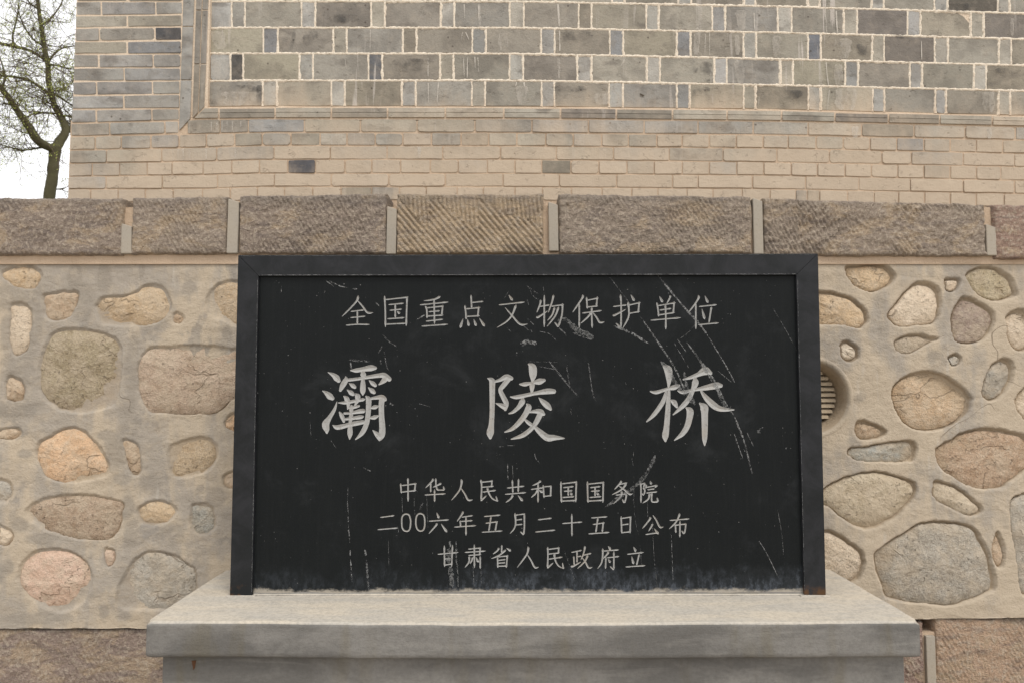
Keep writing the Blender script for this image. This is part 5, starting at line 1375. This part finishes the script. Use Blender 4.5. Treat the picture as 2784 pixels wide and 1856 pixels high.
LIMBS = [
 ([(365,1640,0,48),(375,1500,0,42),(398,1350,0,40),(410,1220,0,40),(418,1130,0,42)], 'trunk'),
 ([(418,1130,0,40),(385,1130,-.05,32),(290,1075,-.2,30),(220,970,-.3,26),(120,820,-.4,22),(10,670,-.5,19),(-120,520,-.6,15),(-260,300,-.7,10)], 'limb'),
 ([(418,1130,0,38),(455,1085,.05,34),(500,1010,.1,30),(488,940,.15,28),(440,860,.2,24),(400,760,.2,22),(372,640,.2,20),(368,500,.2,19),(338,350,.2,17),(312,200,.2,16),(292,50,.2,14),(285,-120,.2,12),(300,-330,.2,8)], 'limb'),
 ([(372,480,.2,14),(330,450,.3,13),(250,400,.4,13),(120,355,.5,13),(0,335,.6,12),(-150,290,.7,9),(-300,200,.8,5)], 'limb'),
 ([(400,760,.2,14),(350,700,.1,12),(230,620,0,10),(100,585,-.1,9),(0,575,-.2,8),(-140,540,-.3,5)], 'limb'),
 ([(500,1010,.1,20),(560,960,.3,20),(640,850,.5,18),(700,680,.6,15),(760,480,.8,12),(800,250,.9,8)], 'limb'),
 ([(440,870,.15,9),(380,868,.1,8),(290,865,0,8),(220,885,-.1,6),(150,930,-.2,4)], 'bough'),
 ([(310,1125,-.1,8),(240,1140,-.2,7),(150,1140,-.3,6),(60,1118,-.4,5),(-40,1095,-.4,3)], 'bough'),
 ([(372,490,.2,9),(430,500,.1,7),(500,520,0,6),(560,530,-.1,4)], 'bough'),
 ([(385,455,.2,9),(420,410,.3,8),(470,370,.4,7),(560,350,.5,5)], 'bough'),
 ([(110,350,.5,8),(95,270,.5,7),(120,160,.5,6),(140,60,.5,5),(150,-60,.5,3)], 'bough'),
 ([(380,710,.2,9),(450,740,.3,8),(540,800,.4,6),(600,820,.5,4)], 'bough'),
 ([(460,890,.15,10),(520,885,.2,8),(580,900,.3,5)], 'bough'),
 ([(380,1440,0,7),(440,1440,.1,5),(500,1432,.2,4)], 'bough'),
 ([(120,820,-.4,7),(60,795,-.4,6),(-20,800,-.4,4)], 'bough'),
 ([(335,350,.2,8),(250,300,.1,7),(180,200,0,6),(140,90,-.1,4)], 'bough'),
 ([(312,200,.2,8),(380,150,.3,7),(450,60,.4,5),(500,-60,.5,4)], 'bough'),
 ([(296,80,.2,8),(220,20,.1,6),(160,-80,0,4)], 'bough'),
 ([(20,680,-.5,8),(40,600,-.5,7),(10,480,-.5,5),(-30,380,-.5,4)], 'bough'),
]
px2m = Y_TREE / F / 2.8
paths = []
for pts, nm in LIMBS:
    P = catmull([list(tp(a, b, c)) + [w * px2m] for a, b, c, w in pts], 6)
    XYZ = P[:, :3].copy()
    XYZ += 0.012 * np.stack([fbm(P[:, 2] * 6, P[:, 0] * 6, 5, 3), fbm(P[:, 2] * 6, P[:, 0] * 6, 6, 3), fbm(P[:, 0] * 6, P[:, 2] * 6, 7, 3)], 1)
    V, Fs = [], []
    R = P[:, 3] * (1 + 0.12 * fbm(P[:, 2] * 14, P[:, 0] * 14, 9, 2))
    tube(XYZ, R, V, Fs, 10)
    mesh_obj({'trunk': 'trunk', 'limb': 'limb', 'bough': 'bough'}[nm], V, Fs, M_BARK, tree, smooth=True)
    if nm != 'trunk': paths.append((XYZ, R))
V, Fs = [], []; LV, LF = [], []
rnd = random.Random(3)
def leaf(p, s):
    a = np.array([rnd.gauss(0, 1), rnd.gauss(0, 1), rnd.gauss(0, 1)]); a /= np.linalg.norm(a) + 1e-9
    b = np.cross(a, (0.3, 0.2, 0.9)); b /= np.linalg.norm(b) + 1e-9
    s0 = len(LV)
    for u, v in ((-1, 0), (0, -.35), (1, 0), (0, .35)): LV.append(tuple(p + s * (a * u + b * v)))
    LF.append([s0, s0+1, s0+2, s0+3])
def twig(p, d, L, r, lev):
    n = 6; P = [p]; dd = d.copy()
    for i in range(n):
        dd = dd + np.array([rnd.gauss(0, .20), rnd.gauss(0, .20), rnd.gauss(0, .20) + (-0.03 if lev > 1 else 0.03)]); dd /= np.linalg.norm(dd)
        P.append(P[-1] + dd * L / n)
    tube(P, np.linspace(r, r * 0.4, n + 1), V, Fs, 4)
    if lev >= 1:
        for q in P[2:]:
            top = (q[2] - 3.2) / 1.6
            for _ in range(2 if rnd.random() < max(0, min(.26, top - .25)) else (1 if rnd.random() < .05 else 0)): leaf(q + np.array([rnd.gauss(0, .025) for _ in range(3)]), rnd.uniform(.009, .018))
    if lev < 3:
        for i in range(rnd.choice([2, 3, 3]) if lev < 2 else 2):
            k = rnd.randint(1, n); e = dd + np.array([rnd.gauss(0, .75), rnd.gauss(0, .6), rnd.gauss(0, .75)]); e /= np.linalg.norm(e)
            twig(P[k], e, L * rnd.uniform(.45, .75), r * 0.6, lev + 1)
for XYZ, R in paths:
    L = len(XYZ)
    for i in range(3, L, 2):
        if R[i] > 0.04: 
            if rnd.random() < .6: continue
        for _ in range(rnd.choice([1, 1, 2])):
            t = XYZ[i] - XYZ[i-1]; t /= np.linalg.norm(t) + 1e-9
            e = t * 0.5 + np.array([rnd.gauss(0, .8), rnd.gauss(0, .6), rnd.gauss(0, .8)]); e /= np.linalg.norm(e)
            twig(XYZ[i], e, rnd.uniform(.22, .48), min(R[i] * .5, .007), 0)
mesh_obj('twigs', V, Fs, M_TWIG, tree, kind='stuff')
mesh_obj('young_leaves', LV, LF, M_LEAF, tree, kind='stuff')
# low shrub whose tip shows over the coping at the far left
sh = thing('shrub', 'tip of a green shrub just above the coping at the far left', 'shrub', (-7.0, 10.5, TERR))
V, Fs = [], []; LV, LF = [], []
for k in range(26):
    a = rnd.uniform(0, 6.28); e = np.array([0.45 * math.cos(a), 0.45 * math.sin(a), 1.0]) * rnd.uniform(.7, 1.0); n = 8
    P = [np.array([-7.0, 10.5, TERR]) + e * t * 1.65 + np.array([0, 0, -0.12 * t * t]) for t in np.linspace(0, 1, n)]
    tube(P, np.linspace(.012, .003, n), V, Fs, 4)
    for q in P[2:]:
        for _ in range(26): leaf(q + np.array([rnd.gauss(0, .10), rnd.gauss(0, .10), rnd.gauss(0, .09)]), rnd.uniform(.012, .028))
mesh_obj('stems', V, Fs, M_TWIG, sh, kind='stuff')
mesh_obj('foliage', LV, LF, M_LEAF2, sh, kind='stuff')
